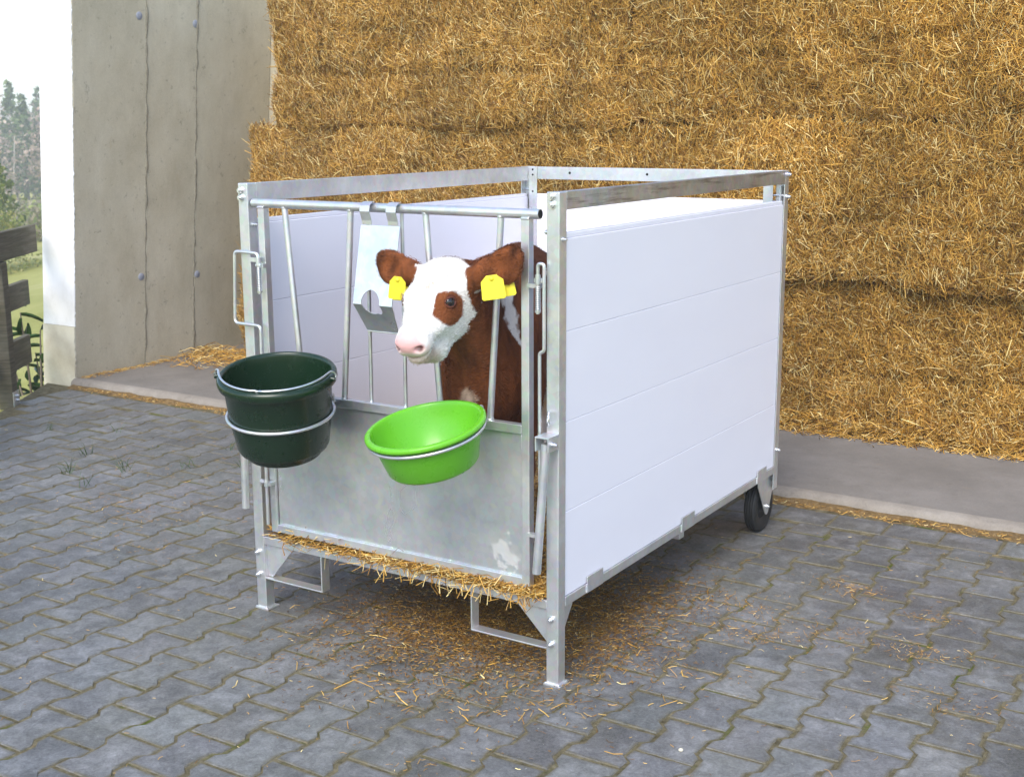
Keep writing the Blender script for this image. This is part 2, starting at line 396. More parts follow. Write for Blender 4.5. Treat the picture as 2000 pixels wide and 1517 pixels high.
# pavers
PX, PY = .1535, .2165
def wside(y, b):
    e = .0105; h0, h1 = b*.40, b*.60; ay = abs(y)
    return e if ay > h1 else (-e if ay < h0 else -e+2*e*(ay-h0)/(h1-h0))
bb = PY/2-.0052; aa = PX/2-.0048
ysd = [-bb, -.60*PY/2, -.40*PY/2, .40*PY/2, .60*PY/2, bb]
rightp = [(aa+wside(y, PY/2), y) for y in ysd]; leftp = [(-x, y) for x, y in rightp[::-1]]
I_SHAPE = np.array(rightp+leftp)
def paver_mesh():
    Vs = []; Ls = []; St = []; To = []; Cs = []; Es = []; nv = 0; nl = 0
    def put(poly, cx, cy, cr):
        nonlocal nv, nl
        k = len(poly)
        cen = poly.mean(0); inn = poly-norm(poly-cen)*.0030; inn2 = poly-norm(poly-cen)*.016
        tz = rng.normal()*.0007; tl = rng.normal(size=2)*.0045
        rot = rng.normal()*.012; cr_, sr_ = math.cos(rot), math.sin(rot)
        rm = np.array([[cr_, -sr_], [sr_, cr_]])
        off = np.array([cx, cy])+rng.normal(size=2)*.0015
        v = []; chip = rng.normal(size=(k, 2))*.0009
        for q_, (pl, base) in enumerate(((inn2, .0003), (inn, 0.0), (poly, -.0030), (poly, -.03))):
            q = (pl+(chip if q_ else 0)) @ rm.T
            v.append(np.column_stack([q+off, base+tz+pl @ tl]))
        Vs.append(np.concatenate(v))
        Ls.append(np.arange(k)+nv); St.append(nl); To.append(k); nl += k
        for rg in range(3):
            for i in range(k):
                j = (i+1) % k
                Ls.append(np.array([nv+rg*k+j, nv+rg*k+i, nv+(rg+1)*k+i, nv+(rg+1)*k+j])); St.append(nl); To.append(4); nl += 4
        nv += 4*k
        c = np.clip(rng.normal(1.08, .17), .66, 1.55)*np.array([rng.normal(1, .025), 1, rng.normal(1.0, .03)])
        Cs.append(np.repeat(c[None], 4*k, 0)); Es.append(np.repeat([0., 1., 1., 1.], k))
    for ci in range(-28, 34):
        cx = .09+PX*ci
        for ri in range(-16, 16):
            cy = -.864+PY/2+PY*ri+(PY/2 if ci % 2 else 0)
            if cy > 1.87-PY/2+.005 or cy < -3.3 or cx > 5: 
                continue
            if cx-PX/2 < fence_x(cy): continue
            put(I_SHAPE, cx, cy, 0)
        # half stones that close the rows
        top = max(y for y in [-.864+PY/2+PY*ri+(PY/2 if ci % 2 else 0) for ri in range(-16, 16)] if y <= 1.87-PY/2+.005)+PY/2
        if 1.868-top > .03 and cx-PX/2 > fence_x(1.8):
            h = 1.868-top
            put(np.array([(aa, -h/2+.004), (aa, h/2-.002), (-aa, h/2-.002), (-aa, -h/2+.004)]), cx, top+h/2, 0)
    for k in range(-22, 17):
        cx = 1.237+.2225*k
        if cx-.11 < fence_x(1.97): continue
        put(np.array([(.1075, -.087), (.1075, .087), (-.1075, .087), (-.1075, -.087)]), cx, 1.962, 0)
    o = np_mesh('paving', np.concatenate(Vs), np.concatenate(Ls), np.array(St), np.array(To), M['paver'], np.concatenate(Cs))
    at_ = o.data.attributes.new('edge', 'FLOAT', 'POINT'); at_.data.foreach_set('value', np.concatenate(Es).astype(np.float32))
    return tag(o, kind='structure')
paver_mesh()

# barn floor slab with a rough kerb edge
SZ = .045; WX = -3.63
s_ = MB(); s_.box((WX, 2.185, -.1), (6.5, 7.5, SZ)); tag(s_.build('barn_floor', M['slab']), kind='structure')
nk = 700; kx = np.linspace(WX+.01, 6.5, nk)
prof = [(2.128, -.1), (2.126, .012), (2.136, .034), (2.152, .043), (2.185, .0465)]
KV = []
for j, (y, z) in enumerate(prof):
    p = np.stack([kx, np.full(nk, y), np.full(nk, z)], 1)
    n_ = wav(p, 7, 20+j)*.0035+wav(p, 30, 40+j)*.002
    if 0 < j < 4: p[:, 1] += n_; p[:, 2] += n_*.8
    KV.append(p)
KV = np.concatenate(KV); lp = []
for j in range(len(prof)-1):
    i = np.arange(nk-1); lp.append(np.stack([j*nk+i, j*nk+i+1, (j+1)*nk+i+1, (j+1)*nk+i], 1))
lp = np.concatenate(lp).ravel()
tag(np_mesh('kerb', KV, lp, np.arange(len(lp)//4)*4, np.full(len(lp)//4, 4), M['kerb'], None, None, True), kind='structure')
# strip of sand and chaff along the foot of the kerb
nk = 500; kx = np.linspace(-3.6, 5, nk); KV = []
for j, f_ in enumerate([0, .35, .7, 1]):
    wv = .055+.02*wav(np.stack([kx, 0*kx, 0*kx], 1), .7, 5)+.012*wav(np.stack([kx, 0*kx, 0*kx], 1), 4, 6)
    y = 2.13-f_*np.clip(wv, .02, .14)
    z = [.016, .011, .005, -.004][j]+.003*wav(np.stack([kx, y, 0*kx], 1), 6, 8+j)
    KV.append(np.stack([kx, y, z], 1))
KV = np.concatenate(KV); lp = []
for j in range(3):
    i = np.arange(nk-1); lp.append(np.stack([j*nk+i+1, j*nk+i, (j+1)*nk+i, (j+1)*nk+i+1], 1))
lp = np.concatenate(lp).ravel()
tag(np_mesh('sand_strip', KV, lp, np.arange(len(lp)//4)*4, np.full(len(lp)//4, 4), M['sand'], None, None, True), kind='stuff',
    label='strip of brown sand and chaff along the concrete kerb', cat='sand')

# ------------------------------------------------------------------ concrete wall on the left
TH = .30; WT = 3.6
wall = empty('concrete_wall', (WX-.15, 3.5, 0), 'tall grey board-marked concrete barn wall with a white end face', 'wall')
O = wall.location
def put(mb, name, mt, parent, bevel=0): mb.o = Vector((0,0,0)); o = mb.build(name, mt, parent, bevel); return o
class W(MB):      # MB in world space, parented to an empty at L
    pass
def child(mb, name, mt, root, bevel=0):
    base = root
    loc = Vector((0, 0, 0))
    while base is not None: loc += base.location; base = base.parent
    if root.name.startswith('concrete_wall'): mb.v = [(v[0]+.0975*v[2], v[1], v[2]) for v in mb.v]      # the retaining wall leans in
    mb.v = [tuple(Vector(v)-loc) for v in mb.v]
    return mb.build(name, mt, root, bevel)
seams = [2.742, 3.170]
s_ = MB(); ys = [2.176, seams[0]-.002, seams[0]+.002, seams[1]-.003, seams[1]+.003, 3.868]
for a_, b_ in ((0, 1), (2, 3), (4, 5)): s_.box((WX-.03, ys[a_], -.2), (WX, ys[b_], WT))
s_.box((WX-TH, 2.176, -.3), (WX-.0302, 3.868, WT))
child(s_, 'wall_body', M['concrete'], wall, .004)
# lumpy mortar ridges in the two seams
for sy in seams:
    n_ = 260; zz = np.linspace(-.0, WT, n_); p = np.stack([0*zz, 0*zz+sy, zz], 1)
    a = .45*wav(p, 2.5, int(sy*10)); b = .8*wav(p, 9, int(sy*10)+1)
    s_ = MB(); s_.tube([(WX-.004, sy+.004*a[i]+.003*b[i], zz[i]) for i in range(n_)], [max(.005, .010+.004*a[i]+.004*b[i]) for i in range(n_)], 8)
    child(s_, 'seam', M['seam'], wall)
# chips and drips near the seams
s_ = MB()
for (y, z) in [(2.683, 2.274), (3.155, 2.254), (2.704, .636), (3.199, .602)]:
    s_ = MB(); s_.lathe([(0, .004), (.021, .004), (.025, .001), (.025, -.004)], (WX, y, z), (1, 0, 0), 24); child(s_, 'tie_hole_plug', M['plug'], wall)
# white end face with a ragged edge on the corner
def rag(y, z0, z1, xa, xb, name, mt, th):
    n_ = int((z1-z0)/.012); zz = np.linspace(z0, z1, n_); p = np.stack([0*zz, 0*zz, zz], 1)
    e = np.clip(.003*wav(p, 9, 77)+.003*wav(p, 40, 78), -.006, .008)
    vv = []; ff = []
    for i in range(n_):
        vv += [(xa, y, zz[i]), (xb+e[i], y, zz[i]), (xb+e[i], y+th, zz[i]), (xa, y+th, zz[i])]
    for i in range(n_-1):
        for k in range(4): ff.append((4*i+k, 4*i+(k+1) % 4, 4*i+4+(k+1) % 4, 4*i+4+k))
    ff += [(3, 2, 1, 0), tuple(4*(n_-1)+k for k in range(4))]
    s_ = MB(); s_.add(vv, ff); return child(s_, name, mt, wall)
rag(2.170, .375, WT, WX-TH, WX+.0, 'white_render', M['render'], .006)
rag(2.166, -.3, .372, WX-TH-.002, WX+.002, 'plinth', M['plinth'], .010)

back = empty('rear_wall', (-2.9, 4.0, 0), 'grey concrete wall closing the barn behind the stacked bales', 'wall')
s_ = MB(); s_.box((-3.62, 3.872, -.2), (-2.66, 4.15, WT)); s_.box((-2.658, 3.872, -.2), (6.5, 4.15, 2.28)); child(s_, 'wall_body', M['concrete'], back, .004)
colm = empty('steel_column', (-2.50, 4.0, 2.28), 'thin grey steel column standing on the rear wall above the bales', 'column')
s_ = MB(); s_.box((-2.53, 3.97, 2.29), (-2.48, 3.976, 3.9)); s_.box((-2.53, 4.024, 2.29), (-2.48, 4.03, 3.9)); s_.box((-2.508, 3.9762, 2.29), (-2.502, 4.0238, 3.9)); s_.box((-2.56, 3.94, 2.2802), (-2.45, 4.06, 2.2898))
child(s_, 'steel_section', M['galv'], colm)

# ------------------------------------------------------------------ straw bales
def sbox(x0, x1, y0, y1, z0, z1, seed, nu):
    """rounded, lumpy block: returns functions of (face, u, v) -> position, normal"""
    rad = .032; lo = np.array([x0, y0, z0]); hi = np.array([x1, y1, z1])
    def f(face, u, v):
        n = len(u); p = np.zeros((n, 3)); nn = np.zeros((n, 3))
        ax, s, a, b = {'F': (1, -1, 0, 2), 'L': (0, -1, 1, 2), 'R': (0, 1, 1, 2), 'T': (2, 1, 0, 1), 'B': (2, -1, 0, 1), 'K': (1, 1, 0, 2)}[face]
        p[:, a] = lo[a]+(hi[a]-lo[a])*u; p[:, b] = lo[b]+(hi[b]-lo[b])*v
        p[:, ax] = hi[ax] if s > 0 else lo[ax]
        c = np.clip(p, lo+rad, hi-rad); d = norm(p-c); q = c+d*rad
        # soft flake creases and lumps
        lump = .024*wav(q, .9, seed)+.016*wav(q, 2.8, seed+1)+.010*wav(q, 8, seed+2)
        h = (q[:, 2]-z0)/(z1-z0)
        lump -= .030*np.exp(-((h-.37-.03*wav(q*np.array([1, 0, 0]), .5, seed+3))/.03)**2)*(np.abs(d[:, 1]) > .4)
        lump -= .012*np.exp(-((h-.70-.03*wav(q*np.array([1, 0, 0]), .5, seed+4))/.035)**2)*(np.abs(d[:, 1]) > .4)
        return q+d*lump[:, None], d
    return f

def bale(x0, x1, y0, y1, z0, z1, seed, label, left=False, nb=34000, top=False):
    f = sbox(x0, x1, y0, y1, z0, z1, seed, 0)
    Vs = []; Ls = []; nv = 0; Cs = []
    for face, nu_, nv_ in (('F', 90, 36), ('L', 40, 36), ('R', 20, 20), ('T', 50, 20), ('B', 40, 12), ('K', 12, 8)):
        u, v = np.meshgrid(np.linspace(0, 1, nu_), np.linspace(0, 1, nv_), indexing='ij')
        p, d = f(face, u.ravel(), v.ravel()); p = p-d*.012
        i, j = np.meshgrid(np.arange(nu_-1), np.arange(nv_-1), indexing='ij'); b = (i*nv_+j).ravel()+nv
        q = np.stack([b, b+nv_, b+nv_+1, b+1], 1)
        if face in 'RKB' and face != 'R' or face == 'L': q = q[:, ::-1]
        Vs.append(p); Ls.append(q.ravel()); nv += len(p)
    nbody = sum(len(a) for a in Ls)//4; nbv = nv
    faces = [('F', nb)]+([('L', int(nb*.42))] if left else [])+([('T', int(nb*.35))] if top else [])
    for face, n in faces:
        u, v = rng.uniform(-.0, 1, n), rng.uniform(-.0, 1, n)
        p, d = f(face, u, v)
        patch = wav(p, 1.6, seed+9)
        ang = rng.uniform(0, np.pi, n)+.9*wav(p, 1.1, seed+10)
        t1 = norm(np.cross(d, np.array([.03, .05, 1.0]))); t2 = np.cross(t1, d)
        ang = np.where(rng.random(n) < .45, np.pi/2+rng.normal(size=n)*.55, ang)
        dr = t1*np.cos(ang)[:, None]+t2*np.sin(ang)[:, None]
        dr = norm(dr+d*np.abs(rng.normal(size=(n, 1)))*.40)
        L = np.clip(rng.lognormal(np.log(.050), .5, n), .015, .16); Wd = rng.uniform(.0018, .0041, n)
        long_ = rng.random(n) < .03; L[long_] *= 1.7
        C = straw_col(n, .38, .25)*(1+.10*wav(p, .8, seed+11)+.11*wav(p, 3.5, seed+12)).clip(.6, 1.35)[:, None]
        pos = p+d*(rng.uniform(-.008, .014, n)[:, None])
        # bottom edge overhang: straws hanging from the lower rim
        Vb, Lb, Cb = blades(pos, dr, d, L, Wd, C)
        Vs.append(Vb); Ls.append(Lb+nv); Cs.append(Cb); nv += len(Vb)
    Vs = np.concatenate(Vs); cen = np.array([(x0+x1)/2, (y0+y1)/2, z0])
    C = np.concatenate([np.ones((nbv, 3))*np.array([.3, .16, .05])]+Cs)
    lp = np.concatenate(Ls)
    o = quadmesh('straw_bale', Vs-cen, lp, C, M['bale']); o.location = cen
    o.data.materials.append(M['straw'])
    mi = np.zeros(len(lp)//4, dtype=np.int32); mi[nbody:] = 1
    o.data.polygons.foreach_set('material_index', mi)
    sm = np.zeros(len(lp)//4, dtype=bool); sm[:nbody] = True; o.data.polygons.foreach_set('use_smooth', sm)
    return tag(o, label, 'straw bale', 'straw bales stacked in the barn')
BY = 3.25
bale(-3.17, -.265, BY-.03, 3.855, SZ, .812, 101, 'lowest straw bale at the left, its front hidden behind the white calf pen', True)
bale(-.262, 3.25, BY+.03, 3.855, SZ, .825, 202, 'lowest straw bale on the right, standing on the floor behind the wheel of the pen', nb=46000)
bale(-3.04, -.262, BY, 3.855, .812, 1.592, 303, 'middle straw bale at the left, end sticking out past the bale above it', True)
bale(-.258, 3.30, BY-.05, 3.855, .83, 1.612, 404, 'middle straw bale on the right, overhanging the bale beneath it with a dark gap', nb=46000)
bale(-2.80, -.262, BY-.035, 3.855, 1.592, 2.40, 505, 'topmost straw bale at the left, its end closest to the grey concrete wall', True, top=True)
bale(-.26, 3.28, BY-.035, 3.855, 1.612, 2.62, 606, 'topmost straw bale on the right, reaching the upper edge of the stack', nb=52000)
# loose straw on the floor at the foot of the bales and against the wall
def loose(name, label, cat, parts, mt=None):
    Vs = []; Ls = []; Cs = []; nv = 0
    for (pos, dr, L, Wd, C) in parts:
        Vb, Lb, Cb = blades(pos, dr, np.tile(np.array([[.02, .03, 1.0]]), (len(pos), 1)), L, Wd, C)
        Vs.append(Vb); Ls.append(Lb+nv); Cs.append(Cb); nv += len(Vb)
    o = quadmesh(name, np.concatenate(Vs), np.concatenate(Ls), np.concatenate(Cs), mt or M['straw'])
    return tag(o, label, cat, kind='stuff')
def rdir(n, up=.25):
    a = rng.uniform(0, 2*np.pi, n); return np.stack([np.cos(a), np.sin(a), rng.normal(size=n)*up], 1)
n = 5200; x = rng.uniform(-.4, 3.3, n); q = np.abs(rng.normal(size=n))*.055
y = 3.27-q-.01*wav(np.stack([x, 0*x, 0*x], 1), .8, 3)+.0*x
z = SZ+.004+np.maximum(0, .10-q*1.3)*rng.uniform(0, 1, n)
fp = [(np.stack([x, y, z], 1), rdir(n, .3), np.clip(rng.lognormal(np.log(.06), .5, n), .02, .16), rng.uniform(.003, .006, n), straw_col(n, .3))]
n = 2600; x = rng.uniform(-3.6, -2.6, n); y = rng.uniform(2.75, 3.3, n); k = rng.random(n) < np.clip((y-2.7)/.55, 0, 1)**1.5
x, y = x[k], y[k]; n = len(x); z = SZ+.004+rng.uniform(0, .05, n)*((y-2.7)/.5)
fp.append((np.stack([x, y, z], 1), rdir(n, .22), np.clip(rng.lognormal(np.log(.06), .5, n), .02, .16), rng.uniform(.003, .006, n), straw_col(n)))
n = 260; x = WX+.02+np.abs(rng.normal(size=n))*.05; y = rng.uniform(2.2, 2.9, n)
fp.append((np.stack([x, y, 0*x+SZ+.004], 1), rdir(n, .1), rng.uniform(.015, .06, n), rng.uniform(.002, .004, n), straw_col(n)))
loose('loose_straw', 'loose straw fallen on the floor along the foot of the bale stack', 'straw', fp)

# ------------------------------------------------------------------ the calf pen
PW, PL, PH, pp = 1.1844, 1.7145, 1.4287, .041
pen = empty('calf_pen', (PW/2, PL/2, 0), 'galvanised calf pen on wheels with white plastic plank walls and a barred front gate', 'calf pen')
def P_(mb, name, mt='galv', root=pen, bevel=.0012): return child(mb, name, M[mt], root, bevel)

def tube_box(mb, a, b, wall_=.003):
    """open square tube along z"""
    mb.box(a, b)
# front posts
for (x0, sx) in ((0, 1), (PW-pp, -1)):
    s_ = MB(); s_.box((x0, 0, .006), (x0+pp, pp, PH)); po = P_(s_, 'corner_post', bevel=.003)
    f_ = MB(); f_.box((x0-.006, -.006, 0), (x0+pp+.006+.004, pp+.012, .0058)); 
    for k in range(9):   # weld beads round the foot
        f_.ball((x0+pp*k/8, -.002, .007), .005, (1.2, .8, .7), 6); f_.ball((x0+pp+.002, pp*k/8, .007), .005, (.8, 1.2, .7), 6)
    child(f_, 'foot_plate', M['galv'], po, .001)
    xb = x0+.013 if sx > 0 else x0+.0165
    for z in ((.202, .124) if sx > 0 else (.205, .129)):
        b_ = MB(); b_.hexbolt((xb, 0, z), (0, -1, 0), .0075, .009); child(b_, 'bolt', M['bolt'], po)
    for z in ((1.406, 1.383) if sx > 0 else (1.417, 1.394)):
        b_ = MB(); b_.hexbolt((xb, 0, z), (0, -1, 0), .0095, .007); child(b_, 'bolt', M['bolt'], po)
    b_ = MB(); xi = x0+pp if sx > 0 else x0
    b_.hexbolt((xi, .022, 1.298 if sx > 0 else 1.318), (sx, 0, 0), .007, .012); child(b_, 'bolt', M['bolt'], po)
b_ = MB(); b_.hexbolt((PW, .024, 1.300), (1, 0, 0), .006, .004); P_(b_, 'bolt', 'bolt')
# rear posts: angle profile carried on the wheel brackets
for sx in (-1, 1):
    xo = 0 if sx < 0 else PW
    def X(a): return xo-sx*a
    def bx(mb, x0, x1, y0, y1, z0, z1): mb.box((min(X(x0), X(x1)), y0, z0), (max(X(x0), X(x1)), y1, z1))
    s_ = MB()
    bx(s_, 0, .004, PL-.012, PL+.030, .17, PH)
    bx(s_, .0042, .045, PL+.026, PL+.030, .17, PH)
    po = P_(s_, 'corner_post')
    s_ = MB(); bx(s_, .0445, .0835, PL-.020, PL-.0165, .262, PH-.001 if sx < 0 else 1.382); cl_ = child(s_, 'inner_strip', M['galv'], po, .001)
    if sx < 0:
        for z in (1.417, 1.395, 1.325):
            b_ = MB(); b_.cyl((X(.063), PL-.0198, z), (X(.063), PL-.0208, z), .0042, 12); child(b_, 'bolt_hole_shade', M['hole'], po)  # black disc on the strip, painted shade of a drilled hole
    s_ = MB(); bx(s_, .010, .040, PL+.0, PL+.004, 1.25, 1.39); bx(s_, .010, .014, PL-.03, PL-.0005, 1.25, 1.372); child(s_, 'stiffener', M['galv'], po, .001)
    for z in (1.414, 1.330, .33):
        b_ = MB(); b_.hexbolt((X(0), PL+.014, z), (sx, 0, 0), .008, .009); child(b_, 'bolt', M['bolt'], po)
    b_ = MB(); b_.cyl((X(.046), PL-.008, 1.335), (X(.002), PL-.008, 1.335), .004, 10); child(b_, 'bolt', M['bolt'], po)
# top rails
def rail(x0, x1, y0, y1, z0, z1, lip, mt):
    s_ = MB(); s_.box((x0, y0, z0), (x1, y1, z1))
    return s_
s_ = MB(); s_.box((PW-.006, pp, 1.3795), (PW, PL-.012, PH)); s_.box((PW-.034, pp, PH-.0052), (PW-.0062, PL-.03, PH-.0006)); P_(s_, 'top_rail', 'alu')
s_ = MB(); s_.box((.035, pp, 1.3700), (.041, PL-.022, PH)); s_.box((.006, pp, PH-.0052), (.0348, PL-.03, PH-.0006)); P_(s_, 'top_rail')
s_ = MB(); s_.box((.048, PL-.0145, 1.377), (PW-.006, PL-.0085, PH)); s_.box((.048, PL-.0083, PH-.0052), (PW-.006, PL+.02, PH-.0006)); tr = P_(s_, 'top_rail')
for x in (.242, .602):
    b_ = MB(); b_.cyl((x, PL-.0144, 1.405), (x, PL-.0152, 1.405), .0055, 14); child(b_, 'bolt_hole_shade', M['hole'], tr)  # hole depth painted as a black disc on the rail
# floor rails, floor
s_ = MB(); s_.box((pp, .002, .2329), (PW-pp, .037, .2606)); fr = P_(s_, 'floor_rail', bevel=.002)
for xw in (pp+.001, PW-pp-.001):
    w_ = MB(); w_.tube([(xw, .0015, .2345+.0025*i) for i in range(11)], [.0026+.0010*(i % 2) for i in range(11)], 8)
    child(w_, 'weld', M['galv'], fr)
for xa, xb in ((-.001, .034), (PW-.034, PW+.001)):
    s_ = MB(); s_.box((xa, pp+.0005, .2368), (xb, PL-.013, .2655)); P_(s_, 'floor_rail', bevel=.002)
s_ = MB(); s_.box((.036, PL-.06, .2368), (PW-.036, PL-.025, .262)); P_(s_, 'floor_rail')
s_ = MB(); s_.box((.036, .039, .243), (PW-.036, PL-.062, .256)); P_(s_, 'floor_panel', 'plastic')
s_ = MB(); s_.cyl((.605, .12, .195), (.605, .12, .2425), .026, 18); P_(s_, 'drain_spout', 'plastic')
s_ = MB(); s_.box((1.125, .86, .20), (1.165, .90, .236)); P_(s_, 'support_stub')
# plank walls
zs = [.2665, .521, .785, 1.0435, 1.315]
def planks(fn, name='side_panel'):
    s_ = MB()
    for i in range(4):
        a, b = fn(zs[i]+(.0002 if i else 0), zs[i+1]-.0002 if i < 3 else zs[i+1]-.014); s_.box(a, b)
    a, b = fn(1.3015, 1.315, .0035); s_.box(a, b)
    return P_(s_, name, 'plastic', bevel=.0022)
planks(lambda z0, z1, i=0: ((PW-.036+i, pp+.0015, z0), (PW-.0035-i, PL-.0125, z1)))
planks(lambda z0, z1, i=0: ((.0035+i, pp+.0015, z0), (.0345-i, PL-.0125, z1)))
planks(lambda z0, z1, i=0: ((.047, PL-.016+i, z0), (PW-.047, PL+.018-i, z1)))
# clips that hold the right wall on its rail
for (y0, y1, z0, z1) in ((.165, .262, .2385, .290), (.830, .932, .2385, .2905), (1.518, 1.610, .2385, .2905)):
    s_ = MB(); s_.box((PW+.0012, y0, z0), (PW+.0052, y1, z1)); c_ = P_(s_, 'panel_clip', bevel=.003)
    w_ = MB()
    for k in range(8): w_.ball((PW+.002, y0-.001, .2415+.0033*k), .0032, (.8, .8, 1), 6)
    child(w_, 'weld', M['galv'], c_)
    s_ = MB(); s_.box((-.0052, y0, z0), (-.0012, y1, z1)); P_(s_, 'panel_clip', bevel=.003)
# gussets
for pts, d in (([(pp, .014, .2327), (.160, .014, .2327), (.062, .014, .118), (pp, .014, .118)], (0, .005, 0)),
               ([(PW-pp, .014, .2327), (1.030, .014, .2327), (PW-pp, .014, .122)], (0, .005, 0)),
               ([(PW-.026, pp, .2366), (PW-.026, .128, .2366), (PW-.026, .118, .215), (PW-.026, .052, .125), (PW-.026, pp, .118)], (.005, 0, 0)),
               ([(.021, pp, .2366), (.021, .128, .2366), (.021, .118, .215), (.021, .052, .125), (.021, pp, .118)], (.005, 0, 0))):
    s_ = MB(); s_.prism(pts, d); P_(s_, 'gusset')
# flat-bar lifting loops under the front rail
for xa, xb in ((pp, .292), (PW-pp, .878)):
    sg = 1 if xb > xa else -1; t = .005; z0 = .111
    s_ = MB(); s_.prism([(xa, .0, z0), (xb, .0, z0), (xb, .0, .2326), (xb-sg*t, .0, .2326), (xb-sg*t, .0, z0+t), (xa, .0, z0+t)], (0, .038, 0)); P_(s_, 'lifting_loop')
# wheels
for sx in (-1, 1):
    xc = PW/2+sx*(PW/2-.050); yc, rw, ww = 1.678, .106, .024
    prof = [(.050, -ww*.55), (.062, -ww*.8), (.085, -ww), (.098, -ww*.95), (.104, -ww*.75), (.106, -ww*.52), (.1035, -ww*.47), (.1035, -ww*.40), (.106, -ww*.36), (.106, -ww*.10), (.1035, -ww*.06),
            (.1035, ww*.06), (.106, ww*.10), (.106, ww*.36), (.1035, ww*.40), (.1035, ww*.47), (.106, ww*.52), (.104, ww*.75), (.098, ww*.95), (.085, ww), (.062, ww*.8), (.050, ww*.55)]
    s_ = MB(); s_.lathe(prof, (xc, yc, rw), (1, 0, 0), 56); wh = P_(s_, 'wheel', 'rubber', bevel=0)
    s_ = MB(); s_.lathe([(0, -.02), (.02, -.02), (.022, -.010), (.0505, -.0128), (.0505, .0128), (.022, .010), (.02, .02), (0, .02)], (xc, yc, rw), (1, 0, 0), 32); child(s_, 'rim', M['rim'], wh)
    for xo in (xc-.036, xc+.032):
        pts = [(xo, 1.575, .2365), (xo, 1.580, .205), (xo, 1.655, .088)]+[(xo, yc-.020*math.cos(a), .092-.020*math.sin(a)) for a in np.linspace(.4, math.pi-.4, 8)]+[(xo, 1.703, .098), (xo, 1.744, .19), (xo, 1.744, .2365)]
        s_ = MB(); s_.prism(pts, (.004, 0, 0)); child(s_, 'fork_plate', M['galv'], wh, .001)
    s_ = MB(); s_.cyl((xc-.040, yc, rw), (xc+.040, yc, rw), .005, 10); s_.hexbolt((xc+sx*.036, yc, rw), (sx, 0, 0), .008, .005); child(s_, 'axle', M['bolt'], wh)

# ---- front gate
s_ = MB(); TZ = 1.3665
s_.tube([(.046, .02, TZ), (1.112, .02, TZ)], .0140, 24)
s_.box((.0745, .006, .283), (.1005, .032, TZ-.011)); s_.box((1.0575, .006, .283), (1.0835, .032, TZ-.011))
s_.box((.1007, .0065, .7425), (1.0573, .0315, .769)); s_.box((.1007, .0065, .2845), (1.0573, .0315, .311))
gate = P_(s_, 'gate', bevel=.0018)
s_ = MB(); s_.cyl((1.1118, .02, TZ), (1.1126, .02, TZ), .0118, 20); child(s_, 'tube_end_shade', M['hole'], gate)  # black disc on the closed end, painted shade of a hollow tube
s_ = MB(); s_.box((.1030, .0165, .3113), (1.0555, .0185, .7422)); 
child(s_, 'gate_sheet', M['sheet'], gate)
# dark slit between sheet and frame, folded corner at the right
s_ = MB(); s_.prism([(1.0555, .0150, .7415), (1.005, .0150, .7415), (1.012, .0150, .736), (1.0555, .0150, .690)], (0, .0012, 0)); child(s_, 'corner_plate', M['galv'], gate)
s_ = MB(); s_.prism([(.1035, .0150, .7415), (.42, .0150, .7415), (.40, .0150, .733), (.1035, .0150, .733)], (0, .0012, 0)); child(s_, 'corner_plate', M['galv'], gate)
for xa, za, xb, zb, r_ in ((.178, 1.354, .2285, .768, .0098), (.444, 1.354, .396, .768, .0098), (.724, 1.354, .7665, .768, .0098), (.984, 1.354, .9420, .768, .0098)):
    s_ = MB(); s_.tube([(xa, .02, za), (xb, .02, zb)], r_, 16); s_.ball((xa, .02, za+.002), r_*1.25, (1, 1, .5)); s_.ball((xb, .02, zb+.003), r_*1.2, (1, 1, .45)); child(s_, 'gate_bar', M['galv'], gate)
for xa, za, xb, zb in ((.4985, TZ, .4945, .7675), (.6285, TZ, .6275, .7675)):
    s_ = MB(); s_.tube([(xa, .031, za-.01), (xa, .031, za-.028), (xb, .031, zb)], .0058, 12); s_.ball((xb, .031, zb+.002), .0075, (1, 1, .5)); child(s_, 'gate_bar', M['galv'], gate)
def weld(pts, r):
    s_ = MB(); s_.tube([Vector(a).lerp(Vector(b), t) for a, b in [pts] for t in np.linspace(0, 1, 9)], [r*(.75+.35*(i % 2)) for i in range(9)], 8); child(s_, 'weld', M['galv'], gate)
for x in (.125, .30, .53, .755, .97): weld(((x, .0155, .3125), (x+.045, .0155, .3125)), .0036)
weld(((1.0565, .0075, .288), (1.0565, .0075, .310)), .003); weld(((1.0560, .0095, .695), (1.0560, .0095, .74)), .0036)
for x in (.0875, 1.0705): weld(((x-.013, .0075, TZ-.0125), (x+.013, .0075, TZ-.0125)), .0042)
# latch rods with springs
def spring(mb, c, z0, z1, r, turns, rad=.0014):
    n = int(turns*12); mb.tube([(c[0]+r*math.cos(2*math.pi*turns*i/n), c[1]+r*math.sin(2*math.pi*turns*i/n), z0+(z1-z0)*i/n) for i in range(n+1)], rad, 6)
Yl = -.0125
s_ = MB(); s_.tube(fillet([(.0765, Yl, .312), (.0835, Yl, .978), (-.0285, Yl, .980), (-.0145, Yl, 1.2135), (.0865, Yl, 1.2105), (.0875, Yl, 1.082)], .016), .0052, 12); lr = child(s_, 'latch_rod', M['galv'], gate)
s_ = MB(); spring(s_, (.0875, Yl), 1.092, 1.165, .0078, 13); s_.tube([(.0875, Yl, 1.086), (.0875, Yl, 1.092)], .0088, 12); child(s_, 'spring', M['bolt'], lr)
s_ = MB(); s_.tube([(.0875, Yl, 1.172), (.0875, Yl, 1.198)], .0085, 14); s_.box((.0415, -.006, 1.182), (.082, -.0005, 1.196)); s_.box((.090, -.010, 1.166), (.104, .0055, 1.178)); s_.tube([(.078, Yl, 1.1725), (.100, Yl, 1.1725)], .006, 10); child(s_, 'latch_bracket', M['galv'], lr)
